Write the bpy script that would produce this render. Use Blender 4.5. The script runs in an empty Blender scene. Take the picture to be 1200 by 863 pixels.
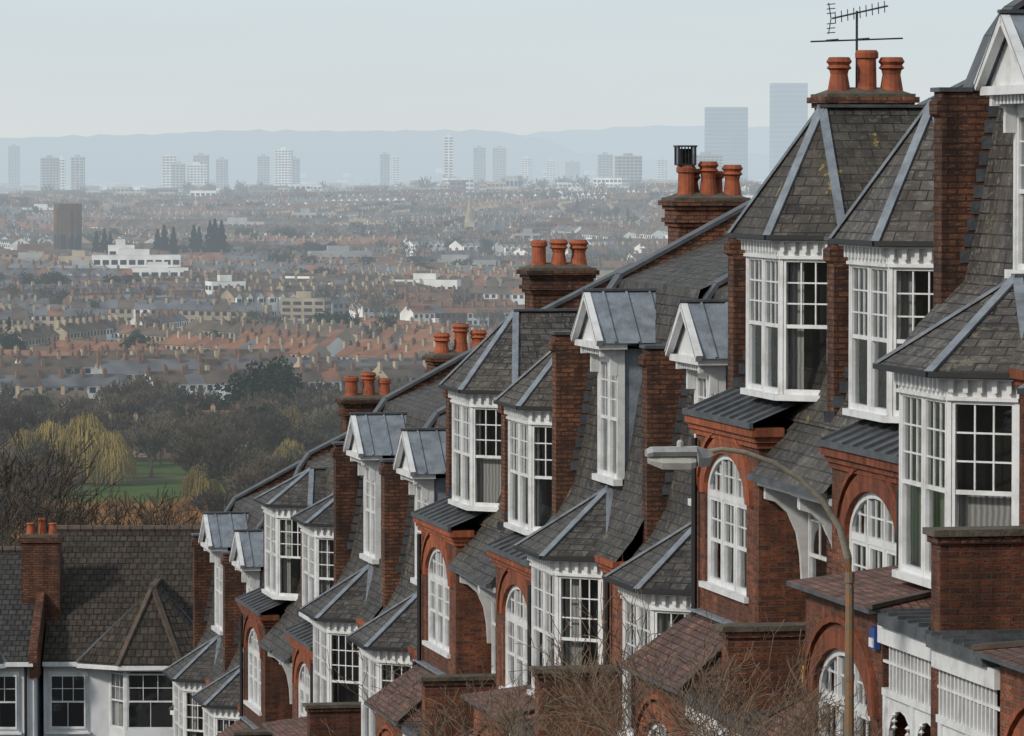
import bpy, math, random
from mathutils import Vector, Matrix
random.seed(11)
R=random.random
def RU(a,b): return a+(b-a)*random.random()
scn=bpy.context.scene
CAMZ=70.0
TOP=[]   # top-level objects (lifted by CAMZ at the end)

# ------------------------------------------------------------------ materials
MATS={}
def mat_new(name):
    m=bpy.data.materials.new(name); m.use_nodes=True
    nt=m.node_tree; nt.nodes.clear()
    out=nt.nodes.new('ShaderNodeOutputMaterial')
    MATS[name]=m
    return m,nt,out
def N(nt,t,**k):
    n=nt.nodes.new(t)
    for a,v in k.items(): setattr(n,a,v)
    return n
def L(nt,a,b): nt.links.new(a,b)
def math_(nt,op,a,b=None):
    n=N(nt,'ShaderNodeMath',operation=op)
    for i,x in enumerate((a,b)):
        if x is None: continue
        if isinstance(x,(int,float)): n.inputs[i].default_value=x
        else: L(nt,x,n.inputs[i])
    return n.outputs[0]
def mixc(nt,fac,a,b,mode='MIX'):
    n=N(nt,'ShaderNodeMix',data_type='RGBA',blend_type=mode)
    if isinstance(fac,(int,float)): n.inputs[0].default_value=fac
    else: L(nt,fac,n.inputs[0])
    for s,x in ((n.inputs[6],a),(n.inputs[7],b)):
        if isinstance(x,tuple): s.default_value=(x[0],x[1],x[2],1)
        else: L(nt,x,s)
    return n.outputs[2]
def noise(nt,vec,scale,detail=2,rough=.6):
    n=N(nt,'ShaderNodeTexNoise'); n.inputs['Scale'].default_value=scale
    n.inputs['Detail'].default_value=detail; n.inputs['Roughness'].default_value=rough
    L(nt,vec,n.inputs['Vector']); return n.outputs['Fac']
def ramp(nt,f,a,b):
    n=N(nt,'ShaderNodeMapRange'); n.inputs[1].default_value=a; n.inputs[2].default_value=b
    L(nt,f,n.inputs[0]); return n.outputs[0]
HAZE_PAINT=(0.545,0.63,0.685)
def haze_paint(nt,sh,length=5200.0,col=HAZE_PAINT):  # air light painted into far materials: emission blended in with distance along Y
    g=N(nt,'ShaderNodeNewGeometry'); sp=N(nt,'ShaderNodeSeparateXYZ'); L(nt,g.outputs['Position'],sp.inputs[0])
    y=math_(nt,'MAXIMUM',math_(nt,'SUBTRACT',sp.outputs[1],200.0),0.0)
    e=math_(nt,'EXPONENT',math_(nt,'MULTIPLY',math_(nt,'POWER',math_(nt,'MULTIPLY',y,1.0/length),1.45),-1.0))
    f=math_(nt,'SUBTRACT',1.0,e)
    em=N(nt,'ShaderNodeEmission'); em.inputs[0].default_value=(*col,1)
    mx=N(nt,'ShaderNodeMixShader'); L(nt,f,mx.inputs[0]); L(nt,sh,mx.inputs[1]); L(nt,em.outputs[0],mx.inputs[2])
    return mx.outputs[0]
def masonry(name,c1,c2,mortar,bw,rh,ms,rough=.85,bump=.5,stain=(0.05,0.045,0.04),stainamt=.5,spot=None,spotth=.66,spotscale=5,hz=False,tint=.3,c3=None,c3amt=.0):
    m,nt,out=mat_new(name)
    uv=N(nt,'ShaderNodeUVMap'); oi=N(nt,'ShaderNodeObjectInfo')
    geo=N(nt,'ShaderNodeNewGeometry')
    b=N(nt,'ShaderNodeTexBrick'); L(nt,uv.outputs[0],b.inputs['Vector'])
    b.inputs['Scale'].default_value=1; b.inputs['Brick Width'].default_value=bw; b.inputs['Row Height'].default_value=rh
    b.inputs['Mortar Size'].default_value=ms; b.inputs['Mortar Smooth'].default_value=.3; b.inputs['Bias'].default_value=-.05
    b.inputs['Color1'].default_value=(*c1,1); b.inputs['Color2'].default_value=(*c2,1); b.inputs['Mortar'].default_value=(*mortar,1)
    pos=geo.outputs['Position']
    n1=noise(nt,pos,.9,4,.65); n2=noise(nt,pos,5,3,.7); n3=noise(nt,pos,40,1,.6)
    col=b.outputs['Color']
    if c3:   # odd bricks / slates of another colour
        mp=N(nt,'ShaderNodeMapping'); mp.inputs['Scale'].default_value=(1/bw*.9,1/rh,1); L(nt,uv.outputs[0],mp.inputs[0])
        vo=N(nt,'ShaderNodeTexVoronoi'); vo.voronoi_dimensions='2D'; L(nt,mp.outputs[0],vo.inputs['Vector']); sc=N(nt,'ShaderNodeSeparateColor'); L(nt,vo.outputs['Color'],sc.inputs[0])
        col=mixc(nt,math_(nt,'MULTIPLY',math_(nt,'MULTIPLY',math_(nt,'GREATER_THAN',sc.outputs[0],1-c3amt),math_(nt,'SUBTRACT',1.0,b.outputs['Fac'])),.8),col,c3)
    col=mixc(nt,math_(nt,'MULTIPLY',ramp(nt,n1,.40,.72),stainamt),col,stain)
    col=mixc(nt,math_(nt,'MULTIPLY',ramp(nt,n2,.35,.75),.45),col,(c2[0]*.5,c2[1]*.55,c2[2]*.6))
    mp2=N(nt,'ShaderNodeMapping'); mp2.inputs['Scale'].default_value=(3.2,3.2,.28); L(nt,pos,mp2.inputs[0]); n5=noise(nt,mp2.outputs[0],1.5,3,.6)
    col=mixc(nt,1.0,col,mixc(nt,ramp(nt,n5,.3,.7),(.58,.58,.59),(1.24,1.22,1.2)),'MULTIPLY')
    v=mixc(nt,oi.outputs['Random'],(1-tint,1-tint*.95,1-tint*.9),(1+tint*.6,1+tint*.5,1+tint*.4))
    col=mixc(nt,1.0,col,v,'MULTIPLY')
    w=mixc(nt,n3,(.66,.66,.66),(1.34,1.34,1.34)); col=mixc(nt,1.0,col,w,'MULTIPLY')
    if spot:
        n4=noise(nt,pos,spotscale,4,.75)
        col=mixc(nt,ramp(nt,n4,spotth,spotth+.06),col,spot)
    p=N(nt,'ShaderNodeBsdfPrincipled'); L(nt,col,p.inputs['Base Color']); p.inputs['Roughness'].default_value=rough
    p.inputs['Specular IOR Level'].default_value=.3
    h=math_(nt,'SUBTRACT',math_(nt,'MULTIPLY',n3,.5),b.outputs['Fac'])
    bp=N(nt,'ShaderNodeBump'); bp.inputs['Strength'].default_value=bump; bp.inputs['Distance'].default_value=.015
    L(nt,h,bp.inputs['Height']); L(nt,bp.outputs[0],p.inputs['Normal'])
    L(nt,haze_paint(nt,p.outputs[0]) if hz else p.outputs[0],out.inputs[0]); return m
def plain(name,c,c2=None,rough=.7,scale=3.0,metal=0,hz=False,bump=0,tint=0,spec=.4,th=(.35,.7)):
    m,nt,out=mat_new(name)
    geo=N(nt,'ShaderNodeNewGeometry'); pos=geo.outputs['Position']
    n1=noise(nt,pos,scale,1 if hz else 4,.65)
    col=mixc(nt,ramp(nt,n1,*th),c,c2 or tuple(x*.6 for x in c))
    if tint:
        oi=N(nt,'ShaderNodeObjectInfo')
        v=mixc(nt,oi.outputs['Random'],(1-tint,)*3,(1+tint,)*3); col=mixc(nt,1.0,col,v,'MULTIPLY')
    if hz:
        p=N(nt,'ShaderNodeBsdfDiffuse'); L(nt,col,p.inputs[0])
    else:
        p=N(nt,'ShaderNodeBsdfPrincipled'); L(nt,col,p.inputs['Base Color']); p.inputs['Roughness'].default_value=rough
        p.inputs['Metallic'].default_value=metal; p.inputs['Specular IOR Level'].default_value=spec
    if bump:
        bp=N(nt,'ShaderNodeBump'); bp.inputs['Strength'].default_value=bump; bp.inputs['Distance'].default_value=.02
        L(nt,noise(nt,pos,scale*6,2),bp.inputs['Height']); L(nt,bp.outputs[0],p.inputs['Normal'])
    L(nt,haze_paint(nt,p.outputs[0]) if hz else p.outputs[0],out.inputs[0]); return m

masonry('brick',(.34,.105,.046),(.135,.043,.028),(.16,.12,.09),.225,.075,.010,stainamt=.8,stain=(.055,.038,.03),c3=(.062,.033,.028),c3amt=.22,bump=.8)
masonry('brick_sooty',(.26,.10,.052),(.095,.04,.029),(.06,.046,.038),.225,.075,.011,stain=(.032,.028,.024),stainamt=.85,c3=(.33,.17,.09),c3amt=.14,bump=.9)
masonry('arch_brick',(.40,.115,.047),(.26,.072,.035),(.2,.10,.07),.075,.225,.006,stainamt=.4)
masonry('slate',(.104,.096,.091),(.042,.040,.040),(.011,.010,.010),.26,.16,.009,rough=.65,bump=1.0,stain=(.11,.098,.08),stainamt=.65,spot=(.155,.15,.105),spotth=.62,spotscale=3,c3=(.155,.147,.138),c3amt=.15)
masonry('slate_lichen',(.11,.10,.088),(.048,.044,.040),(.012,.012,.011),.26,.16,.009,rough=.7,bump=1.0,stain=(.125,.108,.08),stainamt=.65,spot=(.32,.24,.05),spotth=.64,spotscale=2.2,c3=(.16,.143,.128),c3amt=.15)
masonry('red_tile',(.32,.155,.12),(.14,.075,.062),(.03,.02,.018),.17,.11,.009,rough=.8,bump=1.0,stain=(.15,.12,.105),stainamt=.6,c3=(.10,.085,.08),c3amt=.22)
masonry('brown_tile',(.098,.078,.064),(.05,.04,.035),(.012,.011,.010),.25,.26,.02,rough=.85,bump=1.0,stain=(.065,.062,.04),stainamt=.6,c3=(.13,.095,.072),c3amt=.1)
masonry('grey_tile',(.09,.087,.089),(.047,.047,.049),(.012,.012,.012),.25,.26,.02,rough=.85,bump=1.0,stain=(.07,.066,.052),stainamt=.5)
plain('ridge_tile',(.115,.085,.066),(.06,.048,.04),rough=.9,scale=4)
plain('white_paint',(.70,.71,.715),(.46,.455,.44),rough=.45,scale=3.5,th=(.45,.8))
plain('white_render',(.66,.68,.70),(.46,.47,.47),rough=.85,scale=1.2,th=(.45,.85))
plain('lead',(.24,.275,.315),(.13,.145,.165),rough=.6,scale=4,bump=.4)
plain('dark_lead',(.10,.108,.12),(.05,.054,.058),rough=.55,scale=3,bump=.4)
plain('terracotta',(.40,.105,.04),(.19,.055,.03),rough=.75,scale=5,tint=.2)
plain('cap_mortar',(.13,.11,.085),(.06,.055,.04),rough=.95,scale=4,bump=.8)
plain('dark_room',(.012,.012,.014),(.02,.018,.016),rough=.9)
plain('soot',(.02,.018,.016),rough=1)
plain('door_paint',(.10,.03,.02),rough=.5)
plain('yellow_plastic',(.75,.38,.02),(.6,.3,.03),rough=.4)
plain('blue_plastic',(.03,.08,.3),rough=.4)
plain('rusty_steel',(.28,.13,.045),(.15,.13,.10),rough=.7,scale=16,bump=.3,th=(.4,.6))
plain('grey_steel',(.27,.25,.20),(.17,.15,.11),rough=.6,scale=12)
plain('lamp_canopy',(.36,.37,.37),(.25,.25,.24),rough=.5,scale=8)
plain('lamp_bowl',(.50,.49,.45),(.36,.36,.32),rough=.25,scale=5)
plain('aerial_metal',(.06,.06,.065),rough=.5,metal=.5)
plain('pipe_paint',(.02,.02,.022),rough=.5)
plain('asphalt',(.055,.055,.057),(.04,.04,.042),rough=.9,scale=2)
plain('paving',(.24,.23,.21),(.17,.165,.15),rough=.9,scale=1.5)
plain('kerb_stone',(.3,.29,.27),rough=.9)
plain('line_paint',(.7,.7,.68),rough=.7)
plain('bark',(.095,.074,.054),(.045,.037,.03),rough=.95,scale=5)
plain('twig_bark',(.20,.145,.10),(.12,.085,.06),rough=.95,scale=5)
m,nt,out=mat_new('curtain'); uv=N(nt,'ShaderNodeUVMap')
wv=N(nt,'ShaderNodeTexWave'); wv.inputs['Scale'].default_value=4.5; wv.inputs['Distortion'].default_value=2; L(nt,uv.outputs[0],wv.inputs[0])
p=N(nt,'ShaderNodeBsdfPrincipled'); L(nt,mixc(nt,wv.outputs['Fac'],(.28,.27,.255),(.52,.51,.48)),p.inputs['Base Color']); p.inputs['Roughness'].default_value=.9
L(nt,p.outputs[0],out.inputs[0])
m,nt,out=mat_new('glass'); lw=N(nt,'ShaderNodeFresnel'); lw.inputs[0].default_value=1.5
geo=N(nt,'ShaderNodeNewGeometry')
bp=N(nt,'ShaderNodeBump'); bp.inputs['Strength'].default_value=.35; bp.inputs['Distance'].default_value=.02
L(nt,noise(nt,geo.outputs['Position'],1.7,1),bp.inputs['Height'])
gl=N(nt,'ShaderNodeBsdfGlossy'); gl.inputs['Roughness'].default_value=.04; gl.inputs[0].default_value=(.9,.93,.95,1); L(nt,bp.outputs[0],gl.inputs['Normal'])
tr=N(nt,'ShaderNodeBsdfTransparent'); tr.inputs[0].default_value=(.84,.86,.87,1)
mx=N(nt,'ShaderNodeMixShader'); f=math_(nt,'ADD',math_(nt,'MULTIPLY',lw.outputs[0],1.3),.06)
L(nt,f,mx.inputs[0]); L(nt,tr.outputs[0],mx.inputs[1]); L(nt,gl.outputs[0],mx.inputs[2]); L(nt,mx.outputs[0],out.inputs[0])

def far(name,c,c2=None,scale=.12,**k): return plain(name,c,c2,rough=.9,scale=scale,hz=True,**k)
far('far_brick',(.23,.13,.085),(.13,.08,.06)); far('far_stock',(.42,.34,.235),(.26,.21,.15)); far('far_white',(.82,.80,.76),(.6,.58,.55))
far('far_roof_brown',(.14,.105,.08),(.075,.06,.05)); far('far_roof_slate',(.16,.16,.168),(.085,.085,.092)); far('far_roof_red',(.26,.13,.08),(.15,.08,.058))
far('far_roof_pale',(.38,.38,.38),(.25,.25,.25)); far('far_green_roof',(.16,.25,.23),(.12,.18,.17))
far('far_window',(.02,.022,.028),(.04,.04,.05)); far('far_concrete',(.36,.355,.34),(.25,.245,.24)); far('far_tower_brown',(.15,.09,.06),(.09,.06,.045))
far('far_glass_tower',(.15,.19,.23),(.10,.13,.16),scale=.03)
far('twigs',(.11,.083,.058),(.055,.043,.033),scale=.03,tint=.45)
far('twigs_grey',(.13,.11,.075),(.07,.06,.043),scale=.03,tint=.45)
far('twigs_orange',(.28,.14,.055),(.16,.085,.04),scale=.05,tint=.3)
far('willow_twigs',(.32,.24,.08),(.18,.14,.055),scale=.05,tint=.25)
far('evergreen_leaf',(.026,.042,.020),(.009,.018,.011),scale=.6,tint=.3)
far('conifer_leaf',(.012,.030,.024),(.007,.016,.014),scale=.6,tint=.25)
far('ivy_leaf',(.065,.075,.03),(.03,.04,.02),scale=.6,tint=.35)
far('reed',(.38,.19,.07),(.23,.12,.05),scale=.4,tint=.2)
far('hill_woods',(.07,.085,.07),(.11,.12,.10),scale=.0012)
m,nt,out=mat_new('terrain'); geo=N(nt,'ShaderNodeNewGeometry'); pos=geo.outputs['Position']
sp=N(nt,'ShaderNodeSeparateXYZ'); L(nt,pos,sp.inputs[0])
n1=noise(nt,pos,.012,4,.65); n2=noise(nt,pos,.15,3,.7)
park=mixc(nt,ramp(nt,n1,.48,.60),(.07,.105,.032),(.105,.09,.055))
town=mixc(nt,ramp(nt,n1,.35,.65),(.07,.075,.042),(.115,.10,.072))
hill=mixc(nt,n1,(.10,.09,.075),(.065,.058,.05))
c=mixc(nt,ramp(nt,sp.outputs[1],1110,1180),park,town)
c=mixc(nt,ramp(nt,sp.outputs[1],700,620),c,hill)
c=mixc(nt,1.0,c,mixc(nt,n2,(.6,.6,.6),(1.35,1.35,1.35)),'MULTIPLY')
p=N(nt,'ShaderNodeBsdfDiffuse'); L(nt,c,p.inputs[0])
L(nt,haze_paint(nt,p.outputs[0]),out.inputs[0])

# ------------------------------------------------------------------ mesh builder
class MB:
    def __init__(s): s.d={}; s.s=1
    def poly(s,mat,pts):
        V,Fc=s.d.setdefault(mat,([],[])); n=len(V)
        pts=[(p[0]*s.s,p[1],p[2]) for p in pts]
        if s.s<0: pts=pts[::-1]
        V.extend(pts); Fc.append(tuple(range(n,n+len(pts))))
    def obox(s,mat,o,a,b,c):
        o=Vector(o);a=Vector(a);b=Vector(b);c=Vector(c)
        P=[o,o+a,o+a+b,o+b,o+c,o+a+c,o+a+b+c,o+b+c]
        if a.cross(b).dot(c)<0: fs=((0,1,2,3),(7,6,5,4),(4,5,1,0),(5,6,2,1),(6,7,3,2),(7,4,0,3))
        else: fs=((3,2,1,0),(4,5,6,7),(0,1,5,4),(1,2,6,5),(2,3,7,6),(3,0,4,7))
        for f in fs: s.poly(mat,[P[i] for i in f])
    def box(s,mat,x0,x1,y0,y1,z0,z1): s.obox(mat,(x0,y0,z0),(x1-x0,0,0),(0,y1-y0,0),(0,0,z1-z0))
    def beam(s,mat,p,q,w,t,up=(0,0,1)):
        p=Vector(p);q=Vector(q);d=q-p; up=Vector(up)
        a=d.cross(up)
        if a.length<1e-5: a=d.cross(Vector((1,0,0)))
        a.normalize(); b=a.cross(d).normalized()
        s.obox(mat,p-a*w/2-b*t/2,d,a*w,b*t)
    def extrude(s,mat,prof,x0,x1):
        for (y0,z0),(y1,z1) in zip(prof[:-1],prof[1:]):
            s.poly(mat,[(x0,y0,z0),(x0,y1,z1),(x1,y1,z1),(x1,y0,z0)])
    def prism(s,mat,prof,x0,x1):
        s.poly(mat,[(x0,y,z) for y,z in prof]); s.poly(mat,[(x1,y,z) for y,z in prof[::-1]])
        n=len(prof)
        for i in range(n):
            a=prof[i]; b=prof[(i+1)%n]
            s.poly(mat,[(x0,a[0],a[1]),(x1,a[0],a[1]),(x1,b[0],b[1]),(x0,b[0],b[1])])
    def tube(s,mat,pts,rad,n=6,cap=True):
        pts=[Vector(p) for p in pts]; rings=[]
        for i,p in enumerate(pts):
            d=(pts[min(i+1,len(pts)-1)]-pts[max(i-1,0)]).normalized()
            a=d.cross(Vector((0,0,1)))
            if a.length<.05: a=d.cross(Vector((0,1,0)))
            a.normalize(); b=d.cross(a); r=rad[i] if isinstance(rad,(list,tuple)) else rad
            rings.append([p+(a*math.cos(2*math.pi*k/n)+b*math.sin(2*math.pi*k/n))*r for k in range(n)])
        for A,B_ in zip(rings[:-1],rings[1:]):
            for k in range(n): s.poly(mat,[A[k],A[(k+1)%n],B_[(k+1)%n],B_[k]])
        if cap: s.poly(mat,rings[0][::-1]); s.poly(mat,rings[-1])
    def lathe(s,mat,cx,cy,prof,n=14):
        for (r0,z0),(r1,z1) in zip(prof[:-1],prof[1:]):
            for k in range(n):
                a=2*math.pi*k/n; b=2*math.pi*(k+1)/n
                s.poly(mat,[(cx+r0*math.cos(a),cy+r0*math.sin(a),z0),(cx+r0*math.cos(b),cy+r0*math.sin(b),z0),(cx+r1*math.cos(b),cy+r1*math.sin(b),z1),(cx+r1*math.cos(a),cy+r1*math.sin(a),z1)])
    def meshes(s,prefix,uv=True):
        r={}
        for mat,(V,Fc) in s.d.items():
            me=bpy.data.meshes.new(prefix+'_'+mat); me.from_pydata(V,[],Fc); me.materials.append(MATS[mat])
            if uv:
                l=me.uv_layers.new(name='UVMap'); co=l.data; up=Vector((0,0,1))
                for pg in me.polygons:
                    n=pg.normal
                    if abs(n.z)>.97 or n.length<.1: t=Vector((1,0,0)); b=Vector((0,1,0))
                    else: t=up.cross(n).normalized(); b=n.cross(t)
                    for li in pg.loop_indices:
                        v=me.vertices[me.loops[li].vertex_index].co
                        co[li].uv=(v.dot(t)+40,v.dot(b)+40)
            r[mat]=me
        return r
PART={'brick':'brick_walls','brick_sooty':'party_wall_and_chimney','arch_brick':'brick_arches','slate':'slate_roof','slate_lichen':'slate_roof','red_tile':'tile_skirt_roof','brown_tile':'tile_roof',
 'white_paint':'window_frames','lead':'lead_hips','dark_lead':'lead_flat_roof','terracotta':'chimney_pots','glass':'window_glass','curtain':'curtains','dark_room':'rooms'}
def empty(name,loc=(0,0,0),rz=0):
    e=bpy.data.objects.new(name,None); e.empty_display_size=1; scn.collection.objects.link(e); e.location=loc; e.rotation_euler=(0,0,rz); TOP.append(e); return e
def place(name,meshes,loc=(0,0,0),rz=0,scale=1):
    e=empty(name,loc,rz); e.scale=(scale,)*3
    for k,me in meshes.items():
        o=bpy.data.objects.new(PART.get(k,k),me); scn.collection.objects.link(o); o.parent=e
    return e
def single(name,mb,uv=False,loc=(0,0,0),rz=0,scale=1):
    V=[];Fc=[];mi=[];mats=[]
    for k,(v,f) in mb.d.items():
        n=len(V); V.extend(v); Fc.extend([tuple(i+n for i in q) for q in f]); mi.extend([len(mats)]*len(f)); mats.append(MATS[k])
    me=bpy.data.meshes.new(name); me.from_pydata(V,[],Fc)
    for m_ in mats: me.materials.append(m_)
    me.polygons.foreach_set('material_index',mi)
    o=bpy.data.objects.new(name,me); scn.collection.objects.link(o); o.location=loc; o.rotation_euler=(0,0,rz); o.scale=(scale,)*3
    return o
UPV=Vector((0,0,1))

def sash(b,P,r,w,h,cols=3,rows=3,curt=0,low=0):
    P=Vector(P); r=Vector(r); n=r.cross(UPV)
    def fb(mat,a0,a1,z0,z1,n0,n1): b.obox(mat,P+r*a0+UPV*z0+n*n0,r*(a1-a0),n*(n1-n0),UPV*(z1-z0))
    f=.042
    fb('white_paint',0,f,0,h,-.07,-.004); fb('white_paint',w-f,w,0,h,-.07,-.004)
    fb('white_paint',f,w-f,0,.07,-.07,-.004); fb('white_paint',f,w-f,h-.05,h,-.07,-.004)
    mid=h*.5
    fb('white_paint',f,w-f,mid-.025,mid+.025,-.065,-.015)
    g=.02; W=w-2*f
    for i in range(1,cols):
        x=f+W*i/cols; fb('white_paint',x-g/2,x+g/2,mid+.025,h-.05,-.045,-.022)
    H=h-.05-mid-.025
    for j in range(1,rows):
        z=mid+.025+H*j/rows; fb('white_paint',f,w-f,z-g/2,z+g/2,-.044,-.023)
    for i in range(1,low+1):
        x=f+W*i/(low+1); fb('white_paint',x-g/2,x+g/2,.07,mid-.025,-.06,-.035)
    def q(mat,a0,a1,z0,z1,nn): b.poly(mat,[P+r*a0+UPV*z0+n*nn,P+r*a1+UPV*z0+n*nn,P+r*a1+UPV*z1+n*nn,P+r*a0+UPV*z1+n*nn])
    q('glass',f,w-f,mid,h-.05,-.036); q('glass',f,w-f,.07,mid,-.052)
    if curt==1: q('curtain',0,w*.28,0,h,-.2); q('curtain',w*.74,w,0,h,-.21)
    elif curt==2: q('curtain',0,w,0,h*.5,-.19)
    elif curt==3: q('curtain',0,w,h*.45,h,-.2)
    elif curt==4: q('curtain',0,w,0,h,-.2)
    elif curt==5: q('curtain',0,w*.4,0,h,-.2)

def canted(b,cx,yb,yf,hf,hb,z0,z1,rng,front2=True,backy=None,cheek='slate'):
    pts=[(cx+hb,yb),(cx+hf,yf),(cx-hf,yf),(cx-hb,yb)]
    for k in range(3):
        A=Vector((*pts[k],z0)); B_=Vector((*pts[k+1],z0)); r=(B_-A); Lh=r.length; r.normalize(); n=r.cross(UPV)
        def fb(mat,a0,a1,za,zb,n0,n1): b.obox(mat,A+r*a0+UPV*(za-z0)+n*n0,r*(a1-a0),n*(n1-n0),UPV*(zb-za))
        fb('white_paint',-.03,Lh+.03,z0,z0+.08,-.1,.08)
        zt=z1-.30
        pw=.055
        fb('white_paint',0,pw,z0+.08,zt,-.1,.010); fb('white_paint',Lh-pw,Lh,z0+.08,zt,-.101,.009)
        fb('white_paint',0,Lh,zt,z1-.08,-.12,.02)
        fb('white_paint',-.05,Lh+.05,z1-.08,z1-.004,-.1,.13)
        nd=int(Lh/.16)
        for j in range(nd):
            x=(j+.5)*Lh/nd; fb('white_paint',x-.03,x+.03,z1-.22,z1-.081,.021,.09)
        fb('white_paint',0,Lh,zt-.01,zt+.03,.021,.045)
        hh=zt-z0-.08
        if k==1 and front2:
            fb('white_paint',Lh/2-.04,Lh/2+.04,z0+.08,zt,-.1,.008)
            w=Lh/2-pw-.04
            sash(b,A+r*pw+UPV*.08,r,w,hh,3,3,rng.choice([0,1,2,5,0]))
            sash(b,A+r*(Lh/2+.04)+UPV*.08,r,w,hh,3,3,rng.choice([0,1,5,2,0]))
        else:
            sash(b,A+r*pw+UPV*.08,r,Lh-2*pw,hh,4 if rng.random()<.5 else 3,3,rng.choice([0,0,1,1,2,5]))
    inn=[(cx+hb-.25,yb-.1),(cx+hf-.2,yf-.55),(cx-hf+.2,yf-.55),(cx-hb+.25,yb-.1)]
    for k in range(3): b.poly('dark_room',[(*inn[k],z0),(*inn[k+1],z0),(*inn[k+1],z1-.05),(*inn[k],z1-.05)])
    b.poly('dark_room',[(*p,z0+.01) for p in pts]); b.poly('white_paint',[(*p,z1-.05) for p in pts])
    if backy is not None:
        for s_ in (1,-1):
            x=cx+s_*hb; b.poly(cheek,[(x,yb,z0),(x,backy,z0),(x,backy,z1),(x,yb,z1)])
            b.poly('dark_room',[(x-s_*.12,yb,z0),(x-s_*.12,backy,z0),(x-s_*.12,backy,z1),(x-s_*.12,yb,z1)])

def hexroof(b,cx,yb,yf,hf,hb,z,ov,apex,backy,backz,mat='slate',hipw=.115):
    k=ov
    E=[(cx+hb+k,yb-.05,z),(cx+hf+k*.55,yf+k,z),(cx-hf-k*.55,yf+k,z),(cx-hb-k,yb-.05,z)]
    A=(cx,apex[0],apex[1])
    for i in range(3): b.poly(mat,[E[i],A,E[i+1]][::-1])
    bk=(cx,backy,apex[1])
    b.poly(mat,[E[0],(cx+hb+k,backy,z),bk,A]); b.poly(mat,[A,bk,(cx-hb-k,backy,z),E[3]])
    for i in range(3):
        p,q=Vector(E[i]),Vector(E[i+1]); b.poly('dark_lead',[p,q,q-UPV*.05,p-UPV*.05])
        b.beam('pipe_paint',p-UPV*.01,q-UPV*.01,.09,.06)
    b.poly('white_paint',[Vector(e)-UPV*.05 for e in E])
    for i,e in enumerate(E):
        nrm=Vector((e[0]-cx,e[1]-apex[0],0)).normalized()*.8+UPV
        b.beam('lead',Vector(e)+nrm.normalized()*.015,Vector(A)+UPV*.02,hipw,.035,nrm)
    b.beam('dark_lead',(cx,apex[0]+.05,apex[1]+.02),(cx,backy,apex[1]+.02),.16,.04)

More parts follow.
